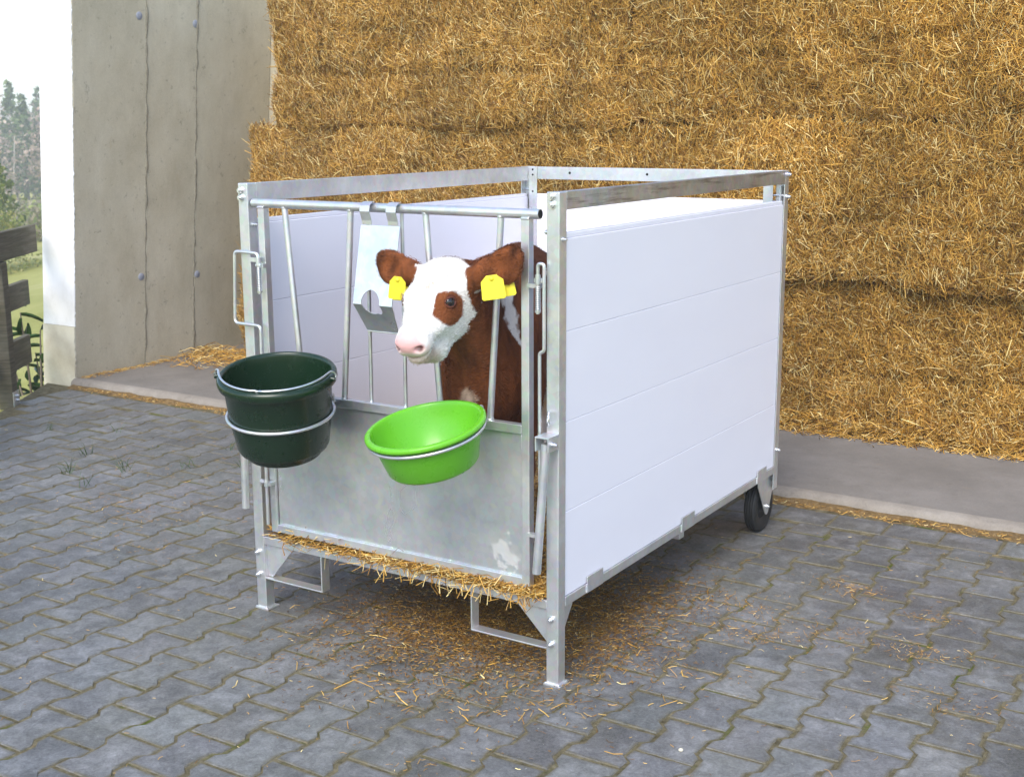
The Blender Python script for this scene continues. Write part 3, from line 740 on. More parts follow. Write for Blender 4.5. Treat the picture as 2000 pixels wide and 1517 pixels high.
s_ = MB(); s_.tube([(.0785, Yl, .445), (.0785, Yl, .462)], .0095, 12); s_.box((.079, -.016, .4475), (.100, .0055, .459)); s_.ball((.060, -.012, .456), .0115, (1.1, .9, .9), 8); s_.tube([(.058, -.016, .446), (.070, -.022, .462)], .006, 10); child(s_, 'latch_bracket', M['galv'], lr)
s_ = MB(); s_.tube(fillet([(1.130, Yl, .352), (1.129, Yl, .987), (1.1435, Yl, .994), (1.1435, Yl, 1.2345), (1.1235, Yl, 1.2345), (1.1235, Yl, 1.096)], .010), .0050, 12); lr = child(s_, 'latch_rod', M['galv'], gate)
s_ = MB(); spring(s_, (1.1235, Yl), 1.106, 1.172, .0078, 12); s_.tube([(1.1235, Yl, 1.100), (1.1235, Yl, 1.106)], .0088, 12); child(s_, 'spring', M['bolt'], lr)
s_ = MB(); s_.tube([(1.1235, Yl, 1.180), (1.1235, Yl, 1.204)], .0080, 14); s_.box((1.1095, -.010, 1.182), (1.1425, -.0005, 1.194)); s_.box((1.0837, -.006, 1.166), (1.124, .012, 1.177)); child(s_, 'latch_bracket', M['galv'], lr)
s_ = MB(); s_.box((1.0837, -.012, .448), (1.128, .004, .458)); s_.ball((1.125, -.014, .452), .0105, (1, 1, .9), 8); child(s_, 'latch_bracket', M['galv'], lr)
# hanging pull tubes, their brackets and the ring
s_ = MB(); s_.tube([(1.1635, -.036, .738), (1.1320, -.034, .352)], .0125, 18); hp = P_(s_, 'pull_tube', bevel=0)
s_ = MB(); s_.box((1.140, -.058, .756), (1.185, -.0005, .7605)); s_.box((1.140, -.058, .718), (1.1445, -.014, .7558)); s_.box((1.1810, -.058, .718), (1.185, -.0005, .7558)); child(s_, 'tube_bracket', M['galv'], hp, .001)
s_ = MB(); s_.hexbolt((1.1853, -.036, .738), (1, 0, 0), .0085, .010); child(s_, 'bolt', M['bolt'], hp)
s_ = MB(); s_.tube([(1.1565+.0135*math.cos(a)*.75, -.012-.014*math.cos(a), .803+.018*math.sin(a)) for a in np.linspace(0, 2*math.pi, 25)[:-1]], .0032, 8, closed=True); P_(s_, 'lock_ring', 'bolt', bevel=0)
s_ = MB(); s_.tube([(-.004, -.020, .76), (-.0155, -.018, .357)], .0125, 18); hp = P_(s_, 'pull_tube', bevel=0)
s_ = MB(); s_.box((-.020, -.036, .778), (.024, -.0005, .7825)); s_.box((-.022, -.036, .738), (-.0175, -.004, .7778)); s_.box((.014, -.036, .738), (.0185, -.0005, .7778)); child(s_, 'tube_bracket', M['galv'], hp, .001)

# ---- buckets in wire rings
def axv(tx, ty): return Vector((math.sin(ty), -math.sin(tx), 1)).normalized()
def frame(ax):
    u = Vector((0, 1, 0)).cross(ax).normalized(); return u, ax.cross(u)
def ring(name, C, ax, h, r, rr_, arms):
    C = Vector(C); u, v = frame(ax); s_ = MB(); c = C+ax*h
    s_.tube([c+(u*math.cos(a)+v*math.sin(a))*r for a in np.linspace(0, 2*math.pi, 73)[:-1]], rr_, 10, closed=True)
    for (a, x) in arms:
        p = c+(u*math.cos(a)+v*math.sin(a))*r
        s_.tube(fillet([p, Vector((x, -.004, p.z+.01)), Vector((x, -.001, .762)), Vector((x, .004, .762))], .01), rr_*.9, 8)
    return child(s_, name, M['galv'], gate)
C1, a1 = Vector((.331, -.21, .882)), axv(.169, .087)
ring('bucket_ring', C1, a1, -.126, .1605, .0052, ((1.2, .37), (1.9, .27)))
bk = empty('feed_bucket', C1+a1*-.26, 'dark green round bucket with a wire handle, hooked on the left of the gate', 'bucket')
prof = [(.0, -.240), (.124, -.240), (.1275, -.234), (.154, -.03), (.160, -.006), (.1615, .002), (.166, .0055), (.174, .004), (.1785, -.003), (.1790, -.014), (.1765, -.024), (.1725, -.0265), (.1680, -.0245), (.164, -.026), (.1605, -.032),
        (.1545, -.130), (.1395, -.226), (.1350, -.236), (.1180, -.243), (.1140, -.258), (.1115, -.260), (.1085, -.258), (.1080, -.246), (0, -.246)]
s_ = MB(); s_.lathe(prof, C1, a1, 96); child(s_, 'bucket_body', M['green_dark'], bk)
u, v = frame(a1); s_ = MB()
def onr(ang, r, h): return C1+a1*h+(u*math.cos(ang)+v*math.sin(ang))*r
# the front half circle from the left ear to the right ear
Acen = math.atan2((Vector((.45, -.9, 0))).dot(v), (Vector((.45, -.9, 0))).dot(u))
hp_ = []
for k in range(61):
    t = k/60; ang = Acen-1.42+2.84*t
    r_ = .1735-.010*math.sin(math.pi*t)**.5; h_ = .010+.010*(abs(2*t-1))**3-.004*math.exp(-((t-.47)/.018)**2)
    if abs(t-.47) < .02: r_ -= .006
    hp_.append(onr(ang, r_, h_))
a_l, a_r = Acen-1.42, Acen+1.42
hp_ = [onr(a_l-.02, .186, -.006), onr(a_l-.06, .184, .006), onr(a_l-.03, .180, .016)]+hp_+[onr(a_r+.03, .180, .016), onr(a_r+.06, .184, .006), onr(a_r+.02, .186, -.006)]
s_.tube(hp_, .0034, 8); child(s_, 'bucket_handle', M['bolt'], bk)
for a_ in (a_l, a_r):
    s_ = MB(); s_.tube([onr(a_-.02, .170, .000), onr(a_-.02, .187, -.003)], .0075, 10); child(s_, 'handle_eye', M['green_dark'], bk)
C2, a2 = Vector((.869, -.2, .79)), axv(.228, -.079)
ring('bowl_ring', C2, a2, -.024, .1650, .0052, ((1.2, .93), (1.9, .80)))
bw = empty('feed_bowl', C2+a2*-.14, 'bright green shallow plastic bowl tilted in a wire ring under the calf', 'bowl')
prof = [(.0, -.118), (.110, -.118), (.122, -.108), (.1480, -.03), (.153, -.010), (.1555, -.003), (.158, .0012), (.161, .0022), (.170, .0010), (.1728, -.0015), (.1735, -.008), (.1728, -.0125), (.1705, -.0125), (.1700, -.006), (.162, -.0045), (.1575, -.010),
        (.152, -.035), (.1315, -.117), (.124, -.126), (.112, -.129), (.0, -.127)]
s_ = MB(); s_.lathe(prof, C2, a2, 96); child(s_, 'bowl_body', M['green'], bw)

# ---- bottle holder hooked over the gate tube
bh = empty('bottle_holder', (.56, .02, 1.35), 'galvanised folded plate with a keyhole opening, hooked over the top tube of the gate', 'bottle holder')
def plate_hole(n=28):
    pts = []
    return pts
# main plate lies between (y=.035,z=1.318) and (y=-.02,z=1.088); flange back to (y=.04,z=1.0)
pA, pB, pC = Vector((0, -.004, 1.316)), Vector((0, -.052, 1.086)), Vector((0, .012, .998))
def onplate(x, t):     # t: 0..1 upper plate, 1..2 flange
    q = pA.lerp(pB, t) if t <= 1 else pB.lerp(pC, t-1); return Vector((x, q.y, q.z))
def grid_plate():
    L1 = (pB-pA).length; L2 = (pC-pB).length
    bmx = bmesh.new()
    # outline in unfolded coordinates: x along, s down
    xs = np.linspace(.502, .648, 74); ssn = np.concatenate([np.linspace(0, L1, 80), np.linspace(L1, L1+L2, 31)[1:]])
    def inside_hole(x, s):
        cx, cy = .566, L1-.004
        if ((x-cx)/.034)**2+((s-cy)/.040)**2 < 1: return True
        if ((x-(cx+.024))/.013)**2+((s-(cy+.018))/.022)**2 < 1: return True
        return False
    vs_ = {}
    def wpos(x, s):
        t = s/L1 if s <= L1 else 1+(s-L1)/L2; return onplate(x, t)
    xm = [.502+(.648-.502)*i/73 for i in range(74)]
    for i in range(73):
        for j in range(len(ssn)-1):
            xc, sc_ = (xs[i]+xs[i+1])/2, (ssn[j]+ssn[j+1])/2
            if inside_hole(xc, sc_): continue
            if sc_ > L1 and (xc-.502 < (sc_-L1)*.0 or .648-xc < (sc_-L1)*.25): continue
            q = []
            for a, b in ((i, j), (i+1, j), (i+1, j+1), (i, j+1)):
                if (a, b) not in vs_:
                    x, s = xs[a], ssn[b]
                    vs_[(a, b)] = bmx.verts.new(wpos(x, s))
                q.append(vs_[(a, b)])
            bmx.faces.new(q)
    # smooth the stair-stepped boundary of the hole
    for _ in range(6):
        new = {}
        for (a, b), vv in vs_.items():
            if vv.is_boundary and 3 < a < 70 and 20 < b < len(ssn)-4:
                nb_ = [e.other_vert(vv) for e in vv.link_edges if e.is_boundary]
                if len(nb_) == 2: new[vv] = (nb_[0].co+nb_[1].co)/2*.5+vv.co*.5
        for vv, c in new.items(): vv.co = c
    me = bpy.data.meshes.new('holder_plate'); bmx.to_mesh(me); bmx.free()
    me.vertices.foreach_get
    for vtx in me.vertices: vtx.co -= bh.location
    o = link('holder_plate', me, M['sheet'], bh); sm = o.modifiers.new('t', 'SOLIDIFY'); sm.thickness = .0025; sm.offset = 0
    return o
grid_plate()
s_ = MB(); s_.box((.501, pC.y-.001, pC.z-.006), (.6275, pC.y+.009, pC.z-.0012)); child(s_, 'lip', M['galv'], bh, .001)
for x0 in (.506, .604):
    s_ = MB(); w2 = .036
    path = [(-.004, 1.316), (-.018, 1.340), (-.0175, 1.372), (-.010, 1.3835), (.006, 1.3890), (.022, 1.3880)] if False else [(pA.y, pA.z+.0015), (-.0055, 1.330), (-.0150, 1.357), (-.0125, 1.3740), (.000, 1.3835), (.014, 1.3845)]
    vv = []; ff = []
    for k, (y, z) in enumerate(path):
        sh = -.020*k/(len(path)-1)*0
        for dx, dy in ((0, 0), (w2, 0), (w2, .0022), (0, .0022)): vv.append((x0+dx+sh, y+dy, z+dy*.4))
    n = len(path)
    for k in range(n-1):
        for e in range(4): ff.append((4*k+e, 4*k+(e+1) % 4, 4*k+4+(e+1) % 4, 4*k+4+e))
    ff += [(3, 2, 1, 0), tuple(4*(n-1)+e for e in range(4))]
    s_.add(vv, ff); child(s_, 'hook', M['galv'], bh)

# ------------------------------------------------------------------ calf
def unit(v): v = np.array(v, float); return v/np.linalg.norm(v)
HP = np.array([.828, -.048, 1.231]); HF = unit([.026, -.228, -.187]); HR = np.array([1.0, .07, .02]); HR = unit(HR-HF*HR.dot(HF)); HN = np.cross(HF, HR)
if HN[2] < 0: HN = -HN
def H(s, r=0, d=0): return HP+HF*s+HR*r+HN*d
BA = unit([-.43, .90, 0]); BS = np.array([BA[1], -BA[0], 0]); BC = np.array([.765, .31, 0])     # body axis, side, origin at the shoulders
def B(a, s, z): return BC+BA*a+BS*s+np.array([0, 0, z])
VX = .005
lo = np.array([.15, -.36, .262]); hi = np.array([1.14, 1.38, 1.325])
nxg, nyg, nzg = [int(v) for v in np.ceil((hi-lo)/VX)]
gx = (lo[0]+VX*np.arange(nxg)).astype(np.float32); gy = (lo[1]+VX*np.arange(nyg)).astype(np.float32); gz = (lo[2]+VX*np.arange(nzg)).astype(np.float32)
SD = np.full((nxg, nyg, nzg), .5, dtype=np.float32)
def region(c0, c1):
    a = np.maximum(np.floor((np.minimum(c0, c1)-lo)/VX).astype(int), 0); b = np.minimum(np.ceil((np.maximum(c0, c1)-lo)/VX).astype(int)+1, [nxg, nyg, nzg]); return a, b
def smin(a, b, k):
    h = np.clip(k-np.abs(a-b), 0, None)/k; return np.minimum(a, b)-h*h*k*.25
def merge(dfun, c0, c1, k, sub=False):
    m_ = k+.03; a, b = region(np.array(c0)-m_, np.array(c1)+m_)
    if np.any(b <= a): return
    X, Y, Z = np.meshgrid(gx[a[0]:b[0]], gy[a[1]:b[1]], gz[a[2]:b[2]], indexing='ij')
    d = dfun(X, Y, Z); v = SD[a[0]:b[0], a[1]:b[1], a[2]:b[2]]
    v[...] = -smin(-v, d, k) if sub else smin(v, d, k)
def ell(c, axes, rad, k=.03, sub=False):
    c = np.array(c); A = np.array(axes)
    def f(X, Y, Z):
        q = [((X-c[0])*A[i][0]+(Y-c[1])*A[i][1]+(Z-c[2])*A[i][2]) for i in range(3)]
        k0 = np.sqrt(sum((q[i]/rad[i])**2 for i in range(3)))+1e-6; k1 = np.sqrt(sum((q[i]/rad[i]**2)**2 for i in range(3)))+1e-6
        return (-(k0*(k0-1)/k1) if sub else k0*(k0-1)/k1)
    if sub:
        g = f; f = lambda X, Y, Z: -g(X, Y, Z)
    R_ = max(rad)
    if sub:
        m_ = k+.03; a, b = region(c-R_-m_, c+R_+m_)
        X, Y, Z = np.meshgrid(gx[a[0]:b[0]], gy[a[1]:b[1]], gz[a[2]:b[2]], indexing='ij')
        v = SD[a[0]:b[0], a[1]:b[1], a[2]:b[2]]; v[...] = -smin(-v, f(X, Y, Z), k)
    else: merge(f, c-R_, c+R_, k)
def cone(p, q, r0_, r1_, k=.03, sub=False):
    p = np.array(p); q = np.array(q); d = q-p; L2 = d.dot(d)
    def f(X, Y, Z):
        t = np.clip(((X-p[0])*d[0]+(Y-p[1])*d[1]+(Z-p[2])*d[2])/L2, 0, 1)
        return np.sqrt((X-p[0]-t*d[0])**2+(Y-p[1]-t*d[1])**2+(Z-p[2]-t*d[2])**2)-(r0_+(r1_-r0_)*t)
    R_ = max(r0_, r1_); c0, c1 = np.minimum(p, q)-R_, np.maximum(p, q)+R_
    if sub:
        m_ = k+.03; a, b = region(c0-m_, c1+m_)
        X, Y, Z = np.meshgrid(gx[a[0]:b[0]], gy[a[1]:b[1]], gz[a[2]:b[2]], indexing='ij')
        v = SD[a[0]:b[0], a[1]:b[1], a[2]:b[2]]; v[...] = -smin(-v, f(X, Y, Z), k)
    else: merge(f, c0, c1, k)
HA = [HF, HR, HN]; ID = np.eye(3); BX = [BA, BS, np.array([0, 0, 1])]
# body
ell(B(.06, 0, .90), BX, (.27, .150, .235), .05)
ell(B(.45, 0, .89), BX, (.42, .165, .215), .08)
ell(B(.74, 0, .97), BX, (.21, .150, .180), .08)
cone(B(.06, 0, 1.115), B(.76, 0, 1.085), .078, .085, .08)
ell(B(.02, 0, 1.12), BX, (.14, .06, .075), .05)
for s in (-1, 1):
    ell(B(.02, s*.098, .93), BX, (.13, .055, .20), .05)
    ell(B(.80, s*.095, .92), BX, (.15, .07, .19), .06)
    cone(B(.0, s*.088, .80), B(-.015, s*.090, .545), .068, .038, .05); ell(B(-.015, s*.09, .53), BX, (.038, .036, .045), .03)
    cone(B(-.01, s*.09, .53), B(-.005, s*.09, .34), .030, .026, .02); cone(B(-.01, s*.09, .34), B(-.03, s*.09, .285), .032, .036, .02)
    cone(B(.80, s*.10, .86), B(.72, s*.10, .66), .095, .060, .06); cone(B(.72, s*.10, .66), B(.90, s*.095, .53), .058, .036, .04)
    cone(B(.90, s*.095, .53), B(.86, s*.095, .34), .030, .027, .03); cone(B(.86, s*.095, .34), B(.84, s*.095, .285), .032, .036, .02)
    ell(B(.72, s*.085, 1.06), BX, (.07, .045, .05), .05)
cone(B(.93, 0, 1.08), B(1.0, .01, .80), .026, .020, .04); cone(B(1.0, .01, .80), B(.99, .02, .62), .020, .030, .02)
ell(B(-.14, -.025, .80), BX, (.10, .115, .13), .07)
# neck
cone(H(.030, .020, -.090), B(-.02, 0, 1.04), .078, .130, .06)
cone(H(.06, .018, -.13), B(-.12, 0, .88), .058, .105, .07)
cone(H(.02, .02, -.088), B(.02, 0, 1.10), .058, .080, .06)
# head
ell(H(.052, 0, -.060), HA, (.082, .084, .064), .03)
ell(H(.100, 0, -.052), HA, (.095, .070, .052), .04)
cone(H(.14, 0, -.060), H(.250, 0, -.050), .055, .040, .04)
ell(H(.262, 0, -.048), HA, (.040, .045, .037), .03)
ell(H(.284, 0, -.036), HA, (.018, .037, .025), .018)
cone(H(.090, 0, -.146), H(.205, 0, -.138), .046, .036, .035); cone(H(.205, 0, -.138), H(.262, 0, -.106), .036, .024, .03)
ell(H(.266, 0, -.098), HA, (.033, .033, .019), .012)
for s in (-1, 1):
    ell(H(.268, s*.025, -.060), HA, (.030, .023, .024), .02)
    ell(H(.108, s*.036, -.100), HA, (.070, .034, .060), .035)
    ell(H(.112, s*.052, -.020), HA, (.036, .020, .018), .02)
    ell(H(.172, s*.046, -.058), HA, (.045, .020, .022), .03)
    ell(H(.020, s*.040, -.040), HA, (.030, .030, .030), .03)
# poll tuft
ell(H(.004, 0, -.040), HA, (.030, .048, .034), .03)
# mouth line, nostrils
for s in (-1, 1):
    cone(H(.303, s*.004, -.080), H(.280, s*.038, -.080), .0045, .0040, .005, True); cone(H(.280, s*.038, -.080), H(.215, s*.050, -.082), .0040, .0035, .005, True)
    n_ax = [unit(HF*.4+HR*s*.8+HN*.1), unit(HN*.9-HF*.35), None]; n_ax[2] = np.cross(n_ax[0], n_ax[1])
    ell(H(.296, s*.034, -.044), [unit(HF*.45-HN*.85), HR, unit(np.cross(unit(HF*.45-HN*.85), HR))], (.0075, .0125, .014), .006, True)
# eye sockets and lids
EYE = {}
for s in (-1, 1):
    e = H(.133, s*.0585, -.028); EYE[s] = e
    out = unit(HR*s*.93+HN*.25+HF*.22)
    t1 = unit(HF*.80+HN*.60); t1 = unit(t1-out*t1.dot(out)); t2 = np.cross(out, t1); t2 = t2*np.sign(t2.dot(HN)+1e-9)
    ell(e, [out, t1, t2], (.024, .030, .027), .012)
    ell(e+out*.013, [out, t1, t2], (.018, .0195, .0135), .004, True)
# ears
EARS = []
for s, tip, base in ((1, np.array([1.068, -.035, 1.262]), np.array([.936, -.038, 1.190])), (-1, np.array([.602, -.030, 1.226]), np.array([.742, -.036, 1.180]))):
    a = unit(tip-base); nrm = np.array([.16*s, -.93, .12 if s > 0 else .10]); nrm = unit(nrm-a*nrm.dot(a)); wv = np.cross(a, nrm); wv = wv*np.sign(-wv[2])
    L_ = np.linalg.norm(tip-base); c = base+a*L_*.54+wv*.012
    EARS.append((c, a, wv, nrm, L_))
    ell(c, [a, wv, nrm], (L_*.54, .044, .014), .02)
    ell(c+a*L_*.10+wv*.010, [unit(a*.8+wv*.5), unit(wv*.8-a*.5), nrm], (L_*.36, .040, .012), .02)
    ell(c+a*L_*.27-wv*.012, [a, wv, nrm], (L_*.30, .028, .011), .02)
    ell(c+nrm*.024+a*.004, [a, wv, nrm], (L_*.40, .034, .014), .008, True)
    cone(base-a*.035, base+a*.03, .030, .030, .025)
def surface_nets(F):
    s = F < 0; nx_, ny_, nz_ = F.shape
    cor = [(i, j, k) for i in (0, 1) for j in (0, 1) for k in (0, 1)]
    sl = lambda c: (slice(c[0], nx_-1+c[0]), slice(c[1], ny_-1+c[1]), slice(c[2], nz_-1+c[2]))
    cnt = sum(s[sl(c)].astype(np.int8) for c in cor); act = (cnt > 0) & (cnt < 8); idx = np.argwhere(act)
    vals = np.stack([F[sl(c)][act] for c in cor], 1); acc = np.zeros((len(idx), 3)); n = np.zeros(len(idx))
    for a in range(8):
        for b in range(a+1, 8):
            ca, cb = np.array(cor[a]), np.array(cor[b])
            if np.abs(ca-cb).sum() != 1: continue
            va, vb = vals[:, a], vals[:, b]; k = (va < 0) != (vb < 0); t = np.where(k, va/np.where(k, va-vb, 1), 0)
            acc += np.where(k[:, None], ca+(cb-ca)*t[:, None], 0); n += k
    P = idx+acc/n[:, None]; vid = np.full(act.shape, -1, dtype=np.int64); vid[act] = np.arange(len(idx)); Q = []
    for ax in range(3):
        o1, o2 = [x for x in range(3) if x != ax]
        A = s.take(np.arange(F.shape[ax]-1), ax); B_ = s.take(np.arange(1, F.shape[ax]), ax)
        e = np.argwhere(A != B_); e = e[(e[:, o1] > 0) & (e[:, o2] > 0) & (e[:, o1] < F.shape[o1]-1) & (e[:, o2] < F.shape[o2]-1)]
        fl_ = A[tuple(e.T)]
        def g(d1, d2):
            q = e.copy(); q[:, o1] -= d1; q[:, o2] -= d2; return vid[tuple(q.T)]
        q = np.stack([g(1, 1), g(0, 1), g(0, 0), g(1, 0)], 1)
        if ax == 1: fl_ = ~fl_
        q[~fl_] = q[~fl_][:, ::-1]; Q.append(q)
    return P, np.concatenate(Q)
CP, CQ = surface_nets(SD); CP = lo+CP*VX
# one light relaxation
for _ in range(2):
    acc = np.zeros_like(CP); n = np.zeros(len(CP))
    for a in range(4):
        for b in ((a+1) % 4, (a-1) % 4): np.add.at(acc, CQ[:, a], CP[CQ[:, b]]); np.add.at(n, CQ[:, a], 1)
    CP = CP*.5+.5*acc/np.maximum(n, 1)[:, None]
fn = np.cross(CP[CQ[:, 2]]-CP[CQ[:, 0]], CP[CQ[:, 3]]-CP[CQ[:, 1]]); CN = np.zeros_like(CP)
for a in range(4): np.add.at(CN, CQ[:, a], fn)
CN = norm(CN)
def sstep(x, a, b): t = np.clip((x-a)/(b-a), 0, 1); return t*t*(3-2*t)
BROWN = np.array([.165, .050, .015]); DARK = np.array([.085, .026, .009]); WHITE = np.array([.76, .735, .70]); PINK = np.array([.80, .43, .42])
def calf_col(p, jit=1.0):
    q = p-HP; s, r, d = q @ HF, q @ HR, q @ HN
    nz_ = .006*wav(p, 14, 50)*jit+.003*wav(p, 45, 51)*jit
    n = len(p); c = np.tile(BROWN, (n, 1))*(1+.22*wav(p*np.array([1, 1, .4]), 9, 52)+.16*wav(p*np.array([1, 1, .35]), 34, 53))[:, None].clip(.45, 1.7)
    # darker towards the flank and legs, chestnut on chest
    bl = (p-BC) @ BA; sd = (p-BC) @ BS
    dk = sstep(bl+nz_*2, -.02, .22); c = c*(1-dk[:, None])+DARK*dk[:, None]
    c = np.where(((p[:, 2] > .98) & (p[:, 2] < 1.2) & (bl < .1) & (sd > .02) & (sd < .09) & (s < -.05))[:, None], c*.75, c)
    def put(mask, colr):
        nonlocal c
        m_ = np.clip(mask, 0, 1)[:, None]; c = c*(1-m_)+np.array(colr)*m_
    # white stripe behind the shoulder, white belly and hind legs
    qx = .844*(p[:, 0]-2.908)+.536*(p[:, 1]+2.954)
    qc = -.022+(1.16-p[:, 2])*.14+.9*np.clip(1.10-p[:, 2], 0, 1)**2*.35
    body = sstep(bl, -.30, -.20)*(s < -.02)
    put((1-sstep(np.abs(qx-qc)+nz_, .014, .022))*sstep(p[:, 2], .89, .93)*(1-sstep(p[:, 2], 1.165, 1.18))*body*(sd > .0), WHITE)
    put(sstep(bl+nz_*2, .42, .46)*(1-sstep(p[:, 2]+nz_*3, .80, .84)), WHITE)
    put(sstep(bl+nz_*3, .22, .26)*(1-sstep(p[:, 2]+nz_*3, .90, .93)), WHITE)
    put((1-sstep(np.linalg.norm((p-B(.62, .12, 1.02))*np.array([1, 1, .8]), axis=1)+nz_*2, .035, .05)), WHITE)
    put((1-sstep(p[:, 2]+nz_, .42, .47)), WHITE)
    # chest tuft
    put((1-sstep(np.sqrt(((qx+.137)/.026)**2+((p[:, 2]-.79)/.050)**2)+nz_*25, .5, 1.1))*(p[:, 1] < .3)*(bl < .1)*.8, (.58, .43, .31))
    # head white
    hm = (s > .0) | (np.linalg.norm(q, axis=1) < .10)
    edge = s-np.interp(-d, [0, .03, .05, .14, .25], [-.02, -.012, .032, .102, .180])+nz_
    wh = sstep(edge, -.006, .004)*(np.abs(r) < .095)*(s < .4)*(d > -.225)*(p[:, 1] < .09)
    # brown wedge between ear and cheek
    put(wh, WHITE)
    put((1-sstep(np.sqrt(((s-.030)/.034)**2+((np.abs(r)-.098)/.024)**2+((d+.055)/.06)**2)+nz_*8, .85, 1.05)), BROWN)
    tan = np.clip((wav(p, 18, 61)-.75)*.8, 0, .42)*sstep(s, .01, .03)*(1-sstep(s, .11, .15))*(d > -.03)*(np.abs(r) < .05)
    put(tan*wh, (.55, .33, .20))
    # eye patch
    ep = np.sqrt(((s-.144)/.050)**2+((d+.042)/.052)**2)+nz_*7
    put((1-sstep(ep, .90, 1.02))*(np.abs(r) > .040)*((r > 0) | (d < -.062))*(s < .3)*(p[:, 1] < .0), BROWN*1.15)
    for sg in (-1, 1):
        de = np.linalg.norm(p-(EYE[sg]+HR*sg*.012), axis=1); put(1-sstep(de, .0175, .026), (.085, .024, .014))
        put((1-sstep(np.linalg.norm(p-H(.055, sg*.085, -.098), axis=1)+nz_*2, .012, .022)), WHITE)
    # ears
    for (ec, a, wv_, nr, L_) in EARS:
        e = p-ec; k = np.sqrt(((e @ a)/(L_*.60))**2+((e @ wv_)/.062)**2+((e @ nr)/.034)**2)
        m_ = (1-sstep(k, 1.0, 1.12))*(np.abs(r) > .080)
        tipd = sstep(e @ a, L_*.15, L_*.5)
        put(m_, BROWN); cc = (BROWN*1.05)[None]*(1-tipd[:, None]*.35); mm = m_[:, None]*1.0
        c = c*(1-mm)+(cc*(1+.22*wav(p, 22, 66))[:, None])*mm
    # muzzle
    mz = sstep(s+nz_*.6-1.2*np.clip(np.abs(r)-.030, 0, 1)+.5*np.clip(-d-.03, 0, .03), .260, .278)*(1-sstep(-d, .044, .060))*(s < .4)
    put(mz*.95*(p[:, 1] < 0), PINK)
    put(sstep(s, .255, .285)*(1-mz)*(p[:, 1] < 0)*(d < -.050)*.8, (.76, .56, .50))
    put(sstep(s, .22, .25)*(p[:, 1] < 0)*(d < -.094)*.85, (.50, .36, .29))
    for sg in (-1, 1):
        put(1-sstep(np.linalg.norm(p-H(.293, sg*.036, -.0445), axis=1), .007, .013), (.10, .018, .018))
    ml = np.abs(d+.081); put((1-sstep(ml, .002, .0045))*(s > .215)*(s < .31)*(p[:, 1] < 0)*.75, (.28, .13, .11))
    return np.clip(c, .004, .9)
calf = empty('calf', tuple(B(.3, 0, .28)), 'brown calf with a white face standing in the pen, head out between gate bars', 'calf')
co_ = np.array(calf.location)
cc0 = calf_col(CP)
hidden_rough = 0
body = np_mesh('calf_body', CP-co_, CQ.ravel(), np.arange(len(CQ))*4, np.full(len(CQ), 4), M['hide'], cc0, calf, True)
# hair: short tapered hairs lying along the coat
vis = ((CP[:, 1] < .55) | (CN[:, 2] > .2)) & ((CN @ norm(np.array([[2.1, -2.9, .6]]))[0]) > -.45)
q_ = CP-HP; hs, hr_, hd = q_ @ HF, q_ @ HR, q_ @ HN
bare = (hs > .262) & (CP[:, 1] < 0) & (hd > -.09)
for sg in (-1, 1): bare |= np.linalg.norm(CP-(EYE[sg]+HR*sg*.012), axis=1) < .021
ids = np.where(vis & ~bare)[0]
near = (CP[ids, 1] < .14)
wgt = np.where(near, 1.0, .45); NH = 120000
pick = rng.choice(ids, NH, p=wgt/wgt.sum())
hp0 = CP[pick]+rng.normal(size=(NH, 3))*.0022; hn0 = CN[pick]
s_h = (hp0-HP) @ HF; d_h = (hp0-HP) @ HN; r_h = (hp0-HP) @ HR
isH = (s_h > -.01) & (hp0[:, 1] < .08)
flow = np.where(isH[:, None], -HF*.9+HR*np.sign(r_h)[:, None]*.35-HN*.25, np.array([-.1, .55, -.80]))
ear_i = np.zeros(NH, bool)
for (ec, a, wv_, nr, L_) in EARS:
    e = hp0-ec; k = (np.sqrt(((e @ a)/(L_*.62))**2+((e @ wv_)/.062)**2+((e @ nr)/.036)**2) < 1) & (np.abs(r_h) > .075)
    flow[k] = a*.9+wv_*.25; ear_i |= k
curl = isH & (s_h < .12) & (d_h > -.035) & (np.abs(r_h) < .05)
flow = flow+rng.normal(size=(NH, 3))*np.where(curl, .9, .28)[:, None]
tang = norm(flow-hn0*np.sum(flow*hn0, 1)[:, None]); dirh = norm(tang+hn0*np.where(ear_i, .20, np.where(curl, .40, .14))[:, None]*rng.uniform(.4, 1.5, (NH, 1)))
lenh = rng.uniform(.0055, .0105, NH)*np.where(isH, .60, 1)*np.where(curl, 1.5, 1)*np.where(ear_i, 1.1, 1)
chin_h = isH & (d_h < -.12); lenh[chin_h] *= 1.6
chest_h = (hp0[:, 2] < .92) & (hp0[:, 1] < .25) & (((hp0-BC) @ BA) < .05); lenh[chest_h] *= 1.8
sideh = norm(np.cross(dirh, hn0)); wh_ = rng.uniform(.0004, .0009, NH)[:, None]
V = np.stack([hp0-hn0*.001-sideh*wh_, hp0-hn0*.001+sideh*wh_, hp0+dirh*lenh[:, None]*.6+sideh*wh_*.7, hp0+dirh*lenh[:, None]-hn0*lenh[:, None]*.10], 1)
hc = calf_col(hp0, 1.6)*rng.uniform(.66, 1.36, (NH, 1))
np_mesh('hair_coat', V.reshape(-1, 3)-co_, np.arange(NH*4), np.arange(NH)*4, np.full(NH, 4), M['coat'], np.repeat(np.clip(hc, .004, .88), 4, 0), calf)
